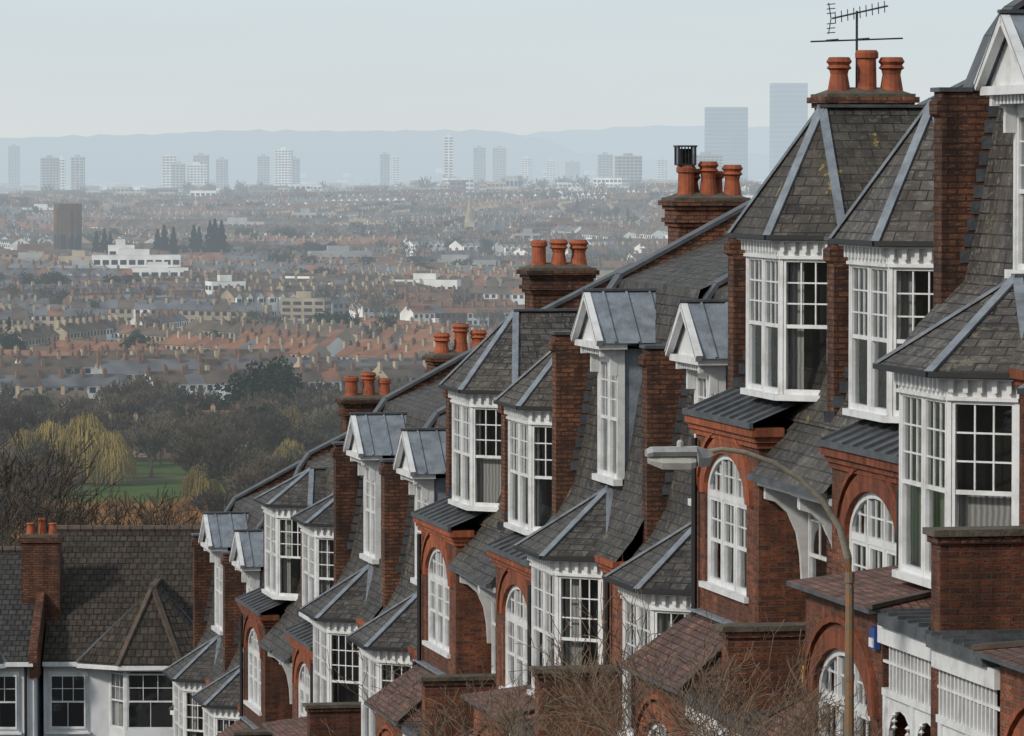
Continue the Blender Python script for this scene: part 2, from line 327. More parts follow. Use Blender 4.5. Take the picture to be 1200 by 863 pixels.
def arch_front(b,x0,x1,z0,z1,y,cx,hw,sill,spr,rise,rng,mat='brick',depth=.12):
    q=lambda a,c,d,e: b.poly(mat,[(a,y,d),(a,y,e),(c,y,e),(c,y,d)])
    q(x0,cx-hw,z0,z1); q(cx+hw,x1,z0,z1); q(cx-hw,cx+hw,z0,sill)
    NN=14; P=[(cx-hw*math.cos(math.pi*i/NN),spr+rise*math.sin(math.pi*i/NN)) for i in range(NN+1)]
    for (xa,za),(xb,zb) in zip(P[:-1],P[1:]):
        b.poly(mat,[(xa,y,za),(xa,y,z1),(xb,y,z1),(xb,y,zb)])
        b.poly('arch_brick',[(xa,y,za),(xb,y,zb),(xb,y-depth,zb),(xa,y-depth,za)])
    for s_ in (-1,1):
        x=cx+s_*hw; b.poly('brick',[(x,y,sill),(x,y-depth,sill),(x,y-depth,spr),(x,y,spr)])
    for (k0,k1,yy) in ((0,.24,.03),(.30,.37,.055)):
        Q=[(cx-(hw+k0)*math.cos(math.pi*i/NN),spr+(rise+k0)*math.sin(math.pi*i/NN)) for i in range(NN+1)]
        S=[(cx-(hw+k1)*math.cos(math.pi*i/NN),spr+(rise+k1)*math.sin(math.pi*i/NN)) for i in range(NN+1)]
        for i in range(NN):
            b.poly('arch_brick',[(Q[i][0],y+yy,Q[i][1]),(S[i][0],y+yy,S[i][1]),(S[i+1][0],y+yy,S[i+1][1]),(Q[i+1][0],y+yy,Q[i+1][1])])
            b.poly('arch_brick',[(S[i][0],y+yy,S[i][1]),(S[i][0],y,S[i][1]),(S[i+1][0],y,S[i+1][1]),(S[i+1][0],y+yy,S[i+1][1])])
            b.poly('arch_brick',[(Q[i][0],y+yy,Q[i][1]),(Q[i][0],y,Q[i][1]),(Q[i+1][0],y,Q[i+1][1]),(Q[i+1][0],y+yy,Q[i+1][1])])
    b.box('white_paint',cx-hw-.12,cx+hw+.12,y-.1,y+.06,sill-.08,sill)
    yw=y-.04
    fr=.085
    I=[(cx-(hw-fr)*math.cos(math.pi*i/NN),spr+(rise-fr)*math.sin(math.pi*i/NN)) for i in range(NN+1)]
    for i in range(NN):
        b.poly('white_paint',[(P[i][0],yw,P[i][1]),(P[i+1][0],yw,P[i+1][1]),(I[i+1][0],yw,I[i+1][1]),(I[i][0],yw,I[i][1])])
        b.poly('white_paint',[(I[i][0],yw,I[i][1]),(I[i+1][0],yw,I[i+1][1]),(I[i+1][0],yw-.06,I[i+1][1]),(I[i][0],yw-.06,I[i][1])])
    b.box('white_paint',cx-hw,cx-hw+fr,yw-.07,yw,sill,spr); b.box('white_paint',cx+hw-fr,cx+hw,yw-.07,yw,sill,spr)
    b.box('white_paint',cx-hw+fr,cx+hw-fr,yw-.07,yw-.002,spr-.04,spr+.05)
    w3=(2*hw-2*fr)/3
    for k in (1,2):
        x=cx-hw+fr+w3*k; top=spr+(rise-fr)*math.sqrt(max(0,1-((x-cx)/(hw-fr))**2))
        b.box('white_paint',x-.045,x+.045,yw-.07,yw+.004,sill,spr-.04); b.box('white_paint',x-.03,x+.03,yw-.07,yw-.004,spr+.05,top)
    for k in range(9):
        if k%3==0: continue
        x=cx-hw+fr+w3*k/3; top=spr+(rise-fr)*math.sqrt(max(0,1-((x-cx)/(hw-fr))**2))
        b.box('white_paint',x-.010,x+.010,yw-.06,yw-.035,spr+.05,top)
    b.box('white_paint',cx-hw*.85,cx+hw*.85,yw-.06,yw-.036,spr+rise*.45,spr+rise*.45+.02)
    hh=spr-.04-sill
    for k in range(3):
        xr=cx+hw-fr-w3*k-.045*(k>0); wl=w3-.045*(1 if k!=1 else 2)
        sash(b,(xr,yw-.01,sill),(-1,0,0),wl,hh,2,2,rng.choice([0,1,2,0]))
    b.poly('glass',[(x,yw-.05,z) for x,z in I])
    yb=y-.9
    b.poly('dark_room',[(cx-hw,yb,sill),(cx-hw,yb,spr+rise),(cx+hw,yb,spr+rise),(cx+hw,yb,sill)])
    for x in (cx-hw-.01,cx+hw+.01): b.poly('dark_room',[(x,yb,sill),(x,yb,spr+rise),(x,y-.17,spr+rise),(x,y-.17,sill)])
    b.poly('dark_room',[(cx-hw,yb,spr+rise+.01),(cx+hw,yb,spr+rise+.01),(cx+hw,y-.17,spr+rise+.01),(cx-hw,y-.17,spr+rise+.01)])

HW=2.982
def party_fin(b,x,prof_low,topz=10.1,front=.35):
    t=.17
    prof=[(front,3.0),(front,topz-.3),(front+.06,topz-.26),(front+.06,topz-.12),(front,topz-.08),(front,topz),(-.26,topz),(-.52,topz+.62),(-.75,topz+.95),(-3.3,12.35),(-6.7,9.6),(-6.7,3.0)]
    b.prism('brick_sooty',prof,x-t,x+t)
    b.box('dark_lead',x-t-.03,x+t+.03,-.25,front+.04,topz+.0,topz+.05)
    b.beam('dark_lead',(x,-.26,topz+.03),(x,-.52,topz+.65),.42,.06,(0,1,.5)); b.beam('dark_lead',(x,-.52,topz+.65),(x,-.75,topz+.98),.42,.06,(0,1,.5)); b.beam('dark_lead',(x,-.75,topz+.98),(x,-3.3,12.39),.42,.06)
    for k in range(15):
        z=7.8+k*.19
        yy=None
        for (y0,z0),(y1,z1) in zip(prof_low[:-1],prof_low[1:]):
            if z0<=z<=z1: yy=y0+(y1-y0)*(z-z0)/(z1-z0)
        if yy is None: continue
        b.box('dark_lead',x-t-.012,x-t-.002,yy-.05,yy+.10,z,z+.15)
def chimney(b,x,topz,basez,npots,rng):
    y=-3.3; hy=.6; hx=.42
    b.box('brick_sooty',x-hx,x+hx,y-hy,y+hy,basez,topz-.55)
    b.box('brick_sooty',x-hx-.12,x+hx+.12,y-hy-.14,y+hy+.14,basez,basez+1.15)
    b.prism('cap_mortar',[(y-hy-.14,basez+1.15),(y+hy+.14,basez+1.15),(y+hy,basez+1.3),(y-hy,basez+1.3)],x-hx-.11,x+hx+.11)
    for yy in (-.3,.3): b.box('brick_sooty',x-hx-.06,x+hx+.06,y+yy-.12,y+yy+.12,basez+1.3,topz-.62)
    o=.0
    for k,(e,h) in enumerate(((.05,.075),(.10,.075),(.05,.15),(.09,.075),(.15,.09))):
        b.box('brick_sooty',x-hx-e,x+hx+e,y-hy-e,y+hy+e,topz-.55+o,topz-.55+o+h); o+=h
    z=topz-.55+o
    b.box('cap_mortar',x-hx-.1,x+hx+.1,y-hy-.1,y+hy+.1,z,z+.05)
    E=.05
    P=[(x-hx-E,y-hy-E),(x+hx+E,y-hy-E),(x+hx+E,y+hy+E),(x-hx-E,y+hy+E)]; Q=[(x-hx*.5,y-hy*.7),(x+hx*.5,y-hy*.7),(x+hx*.5,y+hy*.7),(x-hx*.5,y+hy*.7)]
    for i in range(4): b.poly('cap_mortar',[(*P[i],z+.05),(*P[(i+1)%4],z+.05),(*Q[(i+1)%4],z+.15),(*Q[i],z+.15)])
    b.poly('cap_mortar',[(*q_,z+.15) for q_ in Q])
    spots=[(-.18,-.42,.5),(-.18,0,.62),(-.18,.42,.5),(.2,-.2,.48),(.2,.25,.56)][:npots]
    for dx,dy,h in spots:
        h*=rng.uniform(.86,1.12); zb=z+.08; cx=x+dx+rng.uniform(-.03,.03); cy=y+dy+rng.uniform(-.02,.02); r=.145*rng.uniform(.95,1.1)
        st=rng.random()
        if st<.6: pr=[(r+.02,zb),(r+.005,zb+.08),(r-.005,zb+h-.14),(r+.03,zb+h-.12),(r+.03,zb+h-.04),(r+.005,zb+h),(r-.03,zb+h)]
        else: pr=[(r+.03,zb),(r+.02,zb+.06),(r-.015,zb+h*.5),(r+.0,zb+h-.2),(r+.045,zb+h-.17),(r+.01,zb+h-.12),(r+.05,zb+h-.07),(r+.01,zb+h),(r-.03,zb+h)]
        b.lathe('terracotta',cx,cy,pr)
        b.lathe('soot',cx,cy,[(r-.03,zb+h),(r-.04,zb+h-.25),(0,zb+h-.25)])

def ground_floor(b,wallv,rng,skirt_top):
    V=1.75; xa,xb=-.55,2.80
    arch_front(b,xa,xb,-3,4.02,V,1.15,1.2,1.1,2.85,.62,rng)
    b.poly('brick',[(xa,V,-3),(xa,V,4.02),(xa,wallv,4.02),(xa,wallv,-3)])
    b.poly('brick',[(xb,V,-3),(xb,V,4.02),(xb,wallv,4.02),(xb,wallv,-3)])
    b.box('dark_lead',xa-.05,xb+.02,V-.05,V+.14,4.022,4.1)
    e=4.1
    o=.22
    E0=(xa-o,V+o,e);E1=(xb+.05,V+o,e);T1=(xb+.05,wallv,skirt_top);T0=(xa+.55,wallv,skirt_top);E2=(xa-o,wallv,e)
    b.poly('red_tile',[E0,E1,T1,T0]); b.poly('red_tile',[E2,E0,T0])
    b.poly('dark_lead',[Vector(E0)-UPV*.05,Vector(E1)-UPV*.05,E1,E0]); b.poly('dark_lead',[E2,E0,Vector(E0)-UPV*.05,Vector(E2)-UPV*.05])
    b.beam('ridge_tile',Vector(E0)+UPV*.03,Vector(T0)+UPV*.03,.12,.05); b.beam('lead',Vector(T0)+Vector((0,.04,.02)),Vector(T1)+Vector((0,.04,.02)),.16,.04)
    pa,pb=-HW,xa
    b.box('dark_lead',pa+.16,pb-.0-.23,wallv,V+.12,3.93,4.06)
    for k in range(5): b.box('dark_lead',pa+.25+k*.4,pa+.29+k*.4,wallv,V+.1,4.06,4.1)
    b.box('white_paint',pa+.16,pb-.005,V-.1,V+.06,3.72,3.925)
    n=int((pb-pa-.2)/.14)
    for j in range(n):
        x=pa+.2+j*.14; b.box('white_paint',x,x+.04,V-.04,V-.01,3.22,3.72)
    b.box('white_paint',pa+.16,pb-.005,V-.06,V+.01,3.14,3.22)
    b.box('white_paint',pa+.16,pb-.005,V-.045,V-.005,3.5,3.53)
    for x in (pa+.2,(pa+pb)/2,pb-.12): b.box('white_paint',x,x+.11,V-.11,V,0.0,3.14)
    for (a,c) in ((pa+.31,(pa+pb)/2),((pa+pb)/2+.11,pb-.12)):
        cx=(a+c)/2; h=(c-a)/2
        for i in range(8):
            t0=math.pi*i/8; t1=math.pi*(i+1)/8
            x0_,x1_=cx-h*math.cos(t0),cx-h*math.cos(t1); z0_,z1_=2.6+.42*math.sin(t0),2.6+.42*math.sin(t1)
            for yy in (V-.08,V-.03): b.poly('white_paint',[(x0_,yy,z0_),(x0_,yy,3.14),(x1_,yy,3.14),(x1_,yy,z1_)])
            b.poly('white_paint',[(x0_,V-.03,z0_),(x0_,V-.08,z0_),(x1_,V-.08,z1_),(x1_,V-.03,z1_)])
            if i in(2,5):
                for kk in range(3): b.lathe('white_paint',x0_,V-.02,[(0,z0_-.2+kk*.07),(.035,z0_-.165+kk*.07),(0,z0_-.13+kk*.07)],6)
    b.poly('door_paint',[(pa,wallv+.01,0),(pa,wallv+.01,2.4),(pb,wallv+.01,2.4),(pb,wallv+.01,0)])
    b.box('paving',pa,pb,wallv,V+.3,-3,0.0)
def shared_wall(b,top):
    b.box('brick',-HW-.17,-HW+.17,.0,1.85,2.5,top-.15); b.box('brick_sooty',-HW-.2,-HW+.2,.0,1.89,top-.15,top-.07); b.box('cap_mortar',-HW-.23,-HW+.23,.0,1.93,top-.07,top)

PROF_A=[(.42,7.72),(.20,8.05),(0,8.6),(-.2,9.3),(-.45,10.2),(-.68,10.95),(-3.3,12.0),(-6.6,9.3)]
PROF_B=[(.62,6.75),(.34,7.1),(.06,7.6),(-.10,8.3),(-.27,9.3),(-.50,10.2),(-.72,10.95),(-3.3,12.0),(-6.6,9.3)]
def bracket(b,x,y0,zt):
    pr=[(y0,zt-1.3),(y0+.09,zt-1.3),(y0+.11,zt-.95),(y0+.16,zt-.65),(y0+.28,zt-.38),(y0+.46,zt-.22),(y0+.6,zt-.18),(y0+.6,zt),(y0,zt)]
    b.prism('white_paint',pr,x-.045,x+.045)
def house_A(s_,seed,chim,pots,apex,mod):
    rng=random.Random(seed); b=MB(); b.s=s_
    arch_front(b,-.85,HW-.17,3.0,7.45,.87,1.05,1.22,5.3,6.55,.62,rng)
    b.poly('brick',[(HW-.17,.87,-3),(HW-.17,.87,7.45),(HW-.17,-6.6,7.45),(HW-.17,-6.6,-3)])
    b.poly('brick',[(-.85,.87,3),(-.85,.87,7.6),(-.85,.2,7.6),(-.85,.2,3)])
    for k,(e,za,zb) in enumerate(((.04,7.35,7.43),(.08,7.43,7.51),(.13,7.51,7.63))):
        b.box('arch_brick',-.85-e,HW-.02,.55,.87+e,za,zb)
    b.poly('dark_lead',[(-.99,1.03,7.68),(HW-.02,1.03,7.68),(HW-.02,.3,7.98),(-.99,.3,7.98)])
    b.box('dark_lead',-1.0,HW-.02,.99,1.04,7.62,7.70)
    for k in range(8): b.beam('dark_lead',(-.8+k*.5,1.02,7.70),(-.8+k*.5,.35,7.98),.04,.05)
    b.poly('brick',[(-HW,.2,3),(-HW,.2,7.9),(-.85,.2,7.9),(-.85,.2,3)])
    b.poly('dark_room',[(-2.3,.205,4.9),(-2.3,.205,6.95),(-1.1,.205,6.95),(-1.1,.205,4.9)])
    sash(b,(-1.2,.28,5.0),(-1,0,0),1.0,1.9,2,2,0)
    b.poly('slate',[(-HW,1.0,7.0),(-.86,1.0,7.0),(-.86,.15,7.98),(-HW,.15,7.98)])
    b.box('dark_lead',-HW+.17,-.86,.93,1.04,6.94,7.02)
    b.box('white_paint',-HW+.18,-.87,.84,.9,6.86,6.95)
    bracket(b,-.93,.21,6.86); bracket(b,-2.72,.21,6.86)
    canted(b,-.05,0,.62,.92,1.5,8.0,10.2,rng,backy=-1.2)
    hexroof(b,-.05,0,.62,.92,1.5,10.19,.2,(apex[0],apex[1]),-3.2,11.9,mat='slate_lichen' if seed%3==0 else 'slate')
    b.extrude('slate_lichen' if seed%2 else 'slate',PROF_A,-HW,HW)
    b.beam('ridge_tile',(-HW,-3.3,12.02),(HW,-3.3,12.02),.25,.08)
    ground_floor(b,.87,rng,4.85)
    b.poly('brick',[(-.85,.862,-3),(-.85,.862,4),(HW,.862,4),(HW,.862,-3)])
    b.poly('brick',[(-HW,-6.6,-3),(-HW,-6.6,9.3),(HW,-6.6,9.3),(HW,-6.6,-3)])
    b.tube('pipe_paint',[(HW-.4,.95,-2),(HW-.4,.95,7.3)],.045,6); b.tube('pipe_paint',[(-.8,.3,4),(-.8,.3,6.9)],.045,6)
    b.s=1
    party_fin(b,HW,PROF_A,10.15,.33)
    if chim:
        shared_wall(b,5.2); chimney(b,-HW,13.75,11.2,pots,rng)
    b.box('brick',-HW,HW,3.15,3.37,-1.2,.9); b.box('kerb_stone',-HW,HW,3.12,3.4,.9,.97)
    return b.meshes('A%d_%d'%(s_,seed))
def house_B(s_,seed,chim,pots,apex,mod):
    rng=random.Random(seed); b=MB(); b.s=s_
    dyo,dzo,ftop,ffront=mod
    y=.5
    for (a,c) in ((-HW,-1.5),(1.5,HW-.17)): b.poly('brick',[(a,y,-3),(a,y,6.9),(c,y,6.9),(c,y,-3)])
    b.poly('brick',[(-1.5,y,-3),(-1.5,y,4.3),(1.5,y,4.3),(1.5,y,-3)])
    b.poly('brick',[(HW-.17,y,-3),(HW-.17,y,6.9),(HW-.17,-6.6,7.45),(HW-.17,-6.6,-3)])
    for (e,za,zb) in ((.05,6.5,6.58),(.1,6.58,6.66),(.16,6.66,6.76)):
        b.box('arch_brick',-HW,-1.62,.3,y+e,za,zb); b.box('arch_brick',1.62,HW-.17,.3,y+e,za,zb)
    canted(b,0,y,1.14,.95,1.55,4.3,6.7,rng)
    hexroof(b,0,y,1.14,.95,1.55,6.69,.24,(.06,7.70),-.25,7.70)
    PB=[(yy+(dyo if zz>7.2 and zz<11 else 0),zz) for yy,zz in PROF_B]
    b.extrude('slate',PB,-HW,HW)
    b.beam('ridge_tile',(-HW,-3.3,12.02),(HW,-3.3,12.02),.25,.08)
    dx=.72; yf=.08+dyo; z0,z1=7.88+dzo*.5,9.95+dzo
    b.box('white_paint',-dx-.1,dx+.1,yf-.05,yf+.1,z0-.1,z0)
    b.box('white_paint',-dx-.04,-dx+.04,yf-.1,yf+.02,z0,z1); b.box('white_paint',dx-.04,dx+.04,yf-.1,yf+.02,z0,z1)
    b.box('white_paint',-dx+.04,dx-.04,yf-.1,yf+.01,z1-.2,z1)
    b.box('white_paint',-.04,.04,yf-.1,yf+.01,z0,z1-.2)
    sash(b,(dx-.04,yf,z0),(-1,0,0),dx-.08,z1-.2-z0,2,3,rng.choice([0,1,0,3])); sash(b,(-.04,yf,z0),(-1,0,0),dx-.08,z1-.2-z0,2,3,rng.choice([0,1,4,3]))
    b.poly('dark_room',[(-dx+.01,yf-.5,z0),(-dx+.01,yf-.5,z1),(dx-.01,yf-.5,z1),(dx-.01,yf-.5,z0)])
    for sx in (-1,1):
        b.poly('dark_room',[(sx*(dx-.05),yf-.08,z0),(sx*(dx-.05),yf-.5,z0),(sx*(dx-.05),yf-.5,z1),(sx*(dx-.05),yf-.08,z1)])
        b.poly('lead',[(sx*dx,yf-.02,z0-.2),(sx*dx,yf-.02,z1),(sx*dx,-1.3,z1),(sx*dx,-1.3,z0-.2)])
        b.box('white_paint',sx*dx-.05,sx*dx+.05,yf+.02,yf+.30,z1-.12,z1); b.box('white_paint',sx*dx-.045,sx*dx+.045,yf+.02,yf+.14,z1-.42,z1-.12)
    b.box('white_paint',-dx-.22,dx+.22,yf-.1,yf+.36,z1+.001,z1+.1)
    nd=12
    for j in range(nd):
        x=-dx-.1+(j+.5)*(2*dx+.2)/nd; b.box('white_paint',x-.03,x+.03,yf+.03,yf+.26,z1-.1,z1-.001)
    ap=10.85+dzo; gx=dx+.28; gz=z1+.1
    b.poly('white_paint',[(-gx+.05,yf+.25,gz),(0,yf+.25,ap-.05),(gx-.05,yf+.25,gz)])
    for sx in (-1,1):
        b.poly('lead',[(sx*gx,yf+.42,gz),(0,yf+.42,ap),(0,-.9,ap),(sx*gx,-.9,gz)])
        b.beam('white_paint',(sx*gx,yf+.36,gz+.0),(0,yf+.36,ap-.06),.11,.10,(0,1,0))
        for k in range(3): b.beam('lead',(sx*gx,yf+.1-k*.38,gz+.015),(0,yf+.1-k*.38,ap+.015),.035,.03)
    b.beam('dark_lead',(0,yf+.43,ap+.02),(0,-.9,ap+.02),.10,.04)
    ground_floor(b,y,rng,4.28)
    b.poly('brick',[(-HW,-6.6,-3),(-HW,-6.6,9.3),(HW,-6.6,9.3),(HW,-6.6,-3)])
    b.tube('pipe_paint',[(1.95,.58,-2),(1.95,.58,6.5)],.045,6); b.tube('pipe_paint',[(-2.2,.58,4),(-2.2,.58,6.5)],.045,6)
    b.s=1
    party_fin(b,HW,PB,ftop,ffront)
    if chim:
        shared_wall(b,5.15); chimney(b,-HW,14.0,11.2,pots,rng)
    b.box('brick',-HW,HW,3.15,3.37,-1.2,.9); b.box('kerb_stone',-HW,HW,3.12,3.4,.9,.97)
    return b.meshes('B%d_%d'%(s_,seed))

STEP=Vector((-1.146,5.853,0)); ORG=Vector((3.995,65.54,0)); ANG=math.atan2(5.853,-1.146)
Vd=Vector((math.cos(ANG+math.pi/2),math.sin(ANG+math.pi/2),0))
LEV={-5:-7.2,-4:-7.2,-3:-9.03,-2:-9.03,-1:-11.22,0:-11.24,1:-12.98,2:-12.98,3:-14.43,4:-14.43,5:-16.2,6:-16.2,7:-18.2,8:-18.2,9:-20.0,10:-20.0,11:-21.6,12:-21.6}
DV={-1:.12,-2:.62,-3:.75,-4:1.0,-5:1.2,1:-.12,2:.08,3:-.18,4:-.26,5:-.05,6:.0,7:-.15,8:-.15}
APX={3:(-.4,11.45),4:(-.4,11.6),7:(-.35,10.95),8:(-.35,10.95)}
MOD={-2:(-.22,-.22,9.8,.12),-3:(-.22,-.22,9.8,.12)}
for i in range(-5,11):
    p=((i+1)//2)
    A_=(p%2==0); far_=(i%2==0)
    sgn=1 if far_ else -1
    fn=house_A if A_ else house_B
    me=fn(sgn,i*7+3,far_,{2:3,4:5,6:3,8:3}.get(i,3),APX.get(i,(-.2,11.92)),MOD.get(i,(0,0,10.05,.36)))
    loc=ORG+STEP*i+Vd*DV.get(i,0)+Vector((0,0,LEV[i]))
    place('terraced_brick_house',me,loc,ANG)
def tloc(i,u,v,w): 
    Ud=STEP.normalized(); return ORG+STEP*i+Ud*u+Vd*(v+DV.get(i,0))+Vector((0,0,LEV[i]+w))

b=MB(); b.box('yellow_plastic',-.1,.1,0,.07,-.14,.14); b.box('yellow_plastic',-.07,.07,.07,.09,-.1,.1); b.box('blue_plastic',-.06,.06,.07,.093,-.17,-.142)
e=place('alarm_box',b.meshes('al'),tloc(-1,1.9,.88,4.6),ANG)
b=MB(); b.box('blue_plastic',-.1,.1,0,.07,-.12,.12); b.box('white_paint',-.08,.08,.07,.085,-.1,.0)
place('alarm_box',b.meshes('al2'),tloc(-2,-.4,1.76,3.75),ANG)
b=MB()
for x in (-.15,.15):
    for y in (-.15,.15): b.box('aerial_metal',x-.015,x+.015,y-.015,y+.015,-.12,.2)
b.box('aerial_metal',-.18,.18,-.18,.18,.2,.23); b.box('aerial_metal',-.16,.16,-.16,.16,-.13,-.1)
for k in range(6):
    for s_ in (-.155,.155):
        b.box('aerial_metal',-.15+k*.06,-.14+k*.06,s_-.004,s_+.004,-.1,.2); b.box('aerial_metal',s_-.004,s_+.004,-.15+k*.06,-.14+k*.06,-.1,.2)
b.box('soot',-.1,.1,-.1,.1,-.1,.17)
place('chimney_cowl',b.meshes('cowl'),tloc(4,-HW-.18,-3.3+.42,14.42),ANG)

def aerial(name,loc,rz,h=1.2,sc=1,low=.38):
    b=MB(); r=.011*sc
    b.tube('aerial_metal',[(0,0,0),(0,0,h)],.02*sc,6)
    b.tube('aerial_metal',[(-.4*sc,0,h-.12),(.5*sc,0,h+.08)],r*1.3,5)
    for k in range(9):
        x=-.35*sc+k*.1*sc; z=h-.12+(x+.4*sc)*.22; w=.17*sc
        b.tube('aerial_metal',[(x,-w,z),(x,w,z)],r*.7,4); b.tube('aerial_metal',[(x-.03,-w*.6,z-.09*sc),(x+.03,w*.6,z+.09*sc)],r*.7,4)
    for s_ in (-1,1):
        for kk in range(3): b.tube('aerial_metal',[(-.42*sc,-.2*sc,h-.12+s_*(.08+kk*.07)*sc),(-.42*sc,.2*sc,h-.12+s_*(.08+kk*.07)*sc)],r*.7,4)
        b.tube('aerial_metal',[(-.42*sc,0,h-.12),(-.46*sc,0,h-.12+s_*.24*sc)],r*.8,4)
    z=h*low
    b.tube('aerial_metal',[(-.75*sc,0,z-.03),(.75*sc,0,z+.03)],r*1.2,5); b.tube('aerial_metal',[(-.4*sc,-.3*sc,z),(-.4*sc,.3*sc,z)],r,4); b.tube('aerial_metal',[(.1*sc,-.3*sc,z+.02),(.1*sc,.3*sc,z+.02)],r,4)
    place(name,b.meshes('aer'),loc,rz)
aerial('tv_aerial',tloc(2,-HW,-3.2,14.0),.25,1.25,1,.64)

# ------------------------------------------------------------------ street lamp (metres, base of the visible column at 0,0,0)
b=MB()
base_drop=2.55
pts=[(0,0,-base_drop),(0,0,-base_drop+1.2),(0,0,-base_drop+1.25),(0,0,0),(0,0,.91),(0,0,1.53),(-.018,0,1.837),(-.106,0,2.146),(-.283,0,2.428),(-.521,0,2.658),(-.812,0,2.834),(-1.104,0,2.94),(-1.342,0,2.976),(-1.51,0,2.95)]
b.tube('rusty_steel',pts[:7],[.085,.085,.06,.052,.048,.045,.043],10)
b.tube('grey_steel',pts[6:],[.043,.036,.033,.03,.028,.027,.026,.026],10)
b.tube('rusty_steel',[(0,0,1.58),(0,0,1.69)],.052,10); b.tube('rusty_steel',[(0,0,.556),(0,0,.627)],.056,10)
x1=-1.483; z=2.923
def ringbox(mat,secs):
    R_=[]
    for (x,w,zt,zb) in secs: R_.append([(x,-w*.6,zt),(x,w*.6,zt),(x,w,(zt+zb)/2),(x,w*.8,zb),(x,-w*.8,zb),(x,-w,(zt+zb)/2)])
    for A,B_ in zip(R_[:-1],R_[1:]):
        for k in range(6): b.poly(mat,[A[k],A[(k+1)%6],B_[(k+1)%6],B_[k]])
    b.poly(mat,R_[0]); b.poly(mat,R_[-1][::-1])
ringbox('lamp_canopy',[(x1+.04,.04,z+.03,z-.04),(x1,.06,z+.05,z-.12),(x1-.08,.1,z+.075,z-.13),(x1-.12,.12,z+.085,z-.12),(x1-.14,.13,z+.085,z-.01),(x1-.6,.13,z+.08,z-.01),(x1-.655,.1,z+.05,z-.015)])
ringbox('lamp_bowl',[(x1-.145,.1,z-.012,z-.13),(x1-.2,.12,z-.012,z-.15),(x1-.5,.12,z-.012,z-.145),(x1-.63,.09,z-.016,z-.09)])
b.lathe('lamp_bowl',x1-.3,0,[(.035,z+.08),(.035,z+.13),(.02,z+.15),(0,z+.155)],8)
place('street_lamp',b.meshes('lamp'),(3.506,50,-5.987),.12)

# ------------------------------------------------------------------ terrain
TP=[(-4000,20),(-400,14),(-60,6.0),(0,-1.6),(150,-23.6),(300,-38),(500,-54),(800,-67),(1200,-70),(1800,-68),(2500,-60),(3200,-46),(3800,-34),(4400,-38),(6000,-60),(9000,-70),(60000,-70)]
def terr(x,y):
    for (y0,z0),(y1,z1) in zip(TP[:-1],TP[1:]):
        if y<=y1: break
    z=z0+(z1-z0)*(y-y0)/(y1-y0)
    if y>400:
        k=min(1,(y-400)/1500)
        z+=k*(4*math.sin(x/310+y/700)+3*math.sin(x/170-y/410+2)+ (y>2500)*min(1,(y-2500)/1200)*4*math.sin(x/230+1))
    return z
ys=[-4000,-1500,-400,-200,-100,-60,-30,0,40,75,110,150,200,250,300,350,400,450,500,560,620,680,740,800]
y=860
while y<45000: ys.append(y); y*=1.05
ys.append(60000)
V=[];Fc=[];NC=64
for y in ys:
    for j in range(NC+1): 
        t=j/NC*2-1; x=t*(250+.7*abs(y)); V.append((x,y,terr(x,y)))
for r in range(len(ys)-1):
    for j in range(NC):
        a=r*(NC+1)+j; Fc.append((a,a+1,a+NC+2,a+NC+1))
me=bpy.data.meshes.new('ground'); me.from_pydata(V,[],Fc); me.materials.append(MATS['terrain'])
for p_ in me.polygons: p_.use_smooth=True
o=bpy.data.objects.new('ground',me); scn.collection.objects.link(o); TOP.append(o)

def ribbon(name,mat,v0,v1,lift,kerb=False,i0=-14,i1=13):
    b=MB(); A=[];B_=[]
    for i in (i0,i1):
        P=ORG+STEP*i; 
        for v,Ls in ((v0,A),(v1,B_)):
            p_=P+Vd*v; Ls.append((p_.x,p_.y,-1.6-.14667*p_.y+lift))
    b.poly(mat,[A[0],A[1],B_[1],B_[0]])
    if kerb:
        for Ls in (A,B_): b.poly('kerb_stone',[Ls[0],Ls[1],Vector(Ls[1])-UPV*.16,Vector(Ls[0])-UPV*.16])
    o=single(name,b); TOP.append(o)
ribbon('road','asphalt',5.4,12.4,.02)
ribbon('pavement','paving',3.4,5.4,.14,True); ribbon('pavement','paving',12.4,14.4,.14,True)
b=MB()
for k in range(30):
    i=-12+k*.8
    pts=[]
    for (ii,v) in ((i,8.85),(i+.35,8.85),(i+.35,8.95),(i,8.95)):
        p_=ORG+STEP*ii+Vd*v; pts.append((p_.x,p_.y,-1.6-.14667*p_.y+.03))
    b.poly('line_paint',pts)
TOP.append(single('road_markings',b))

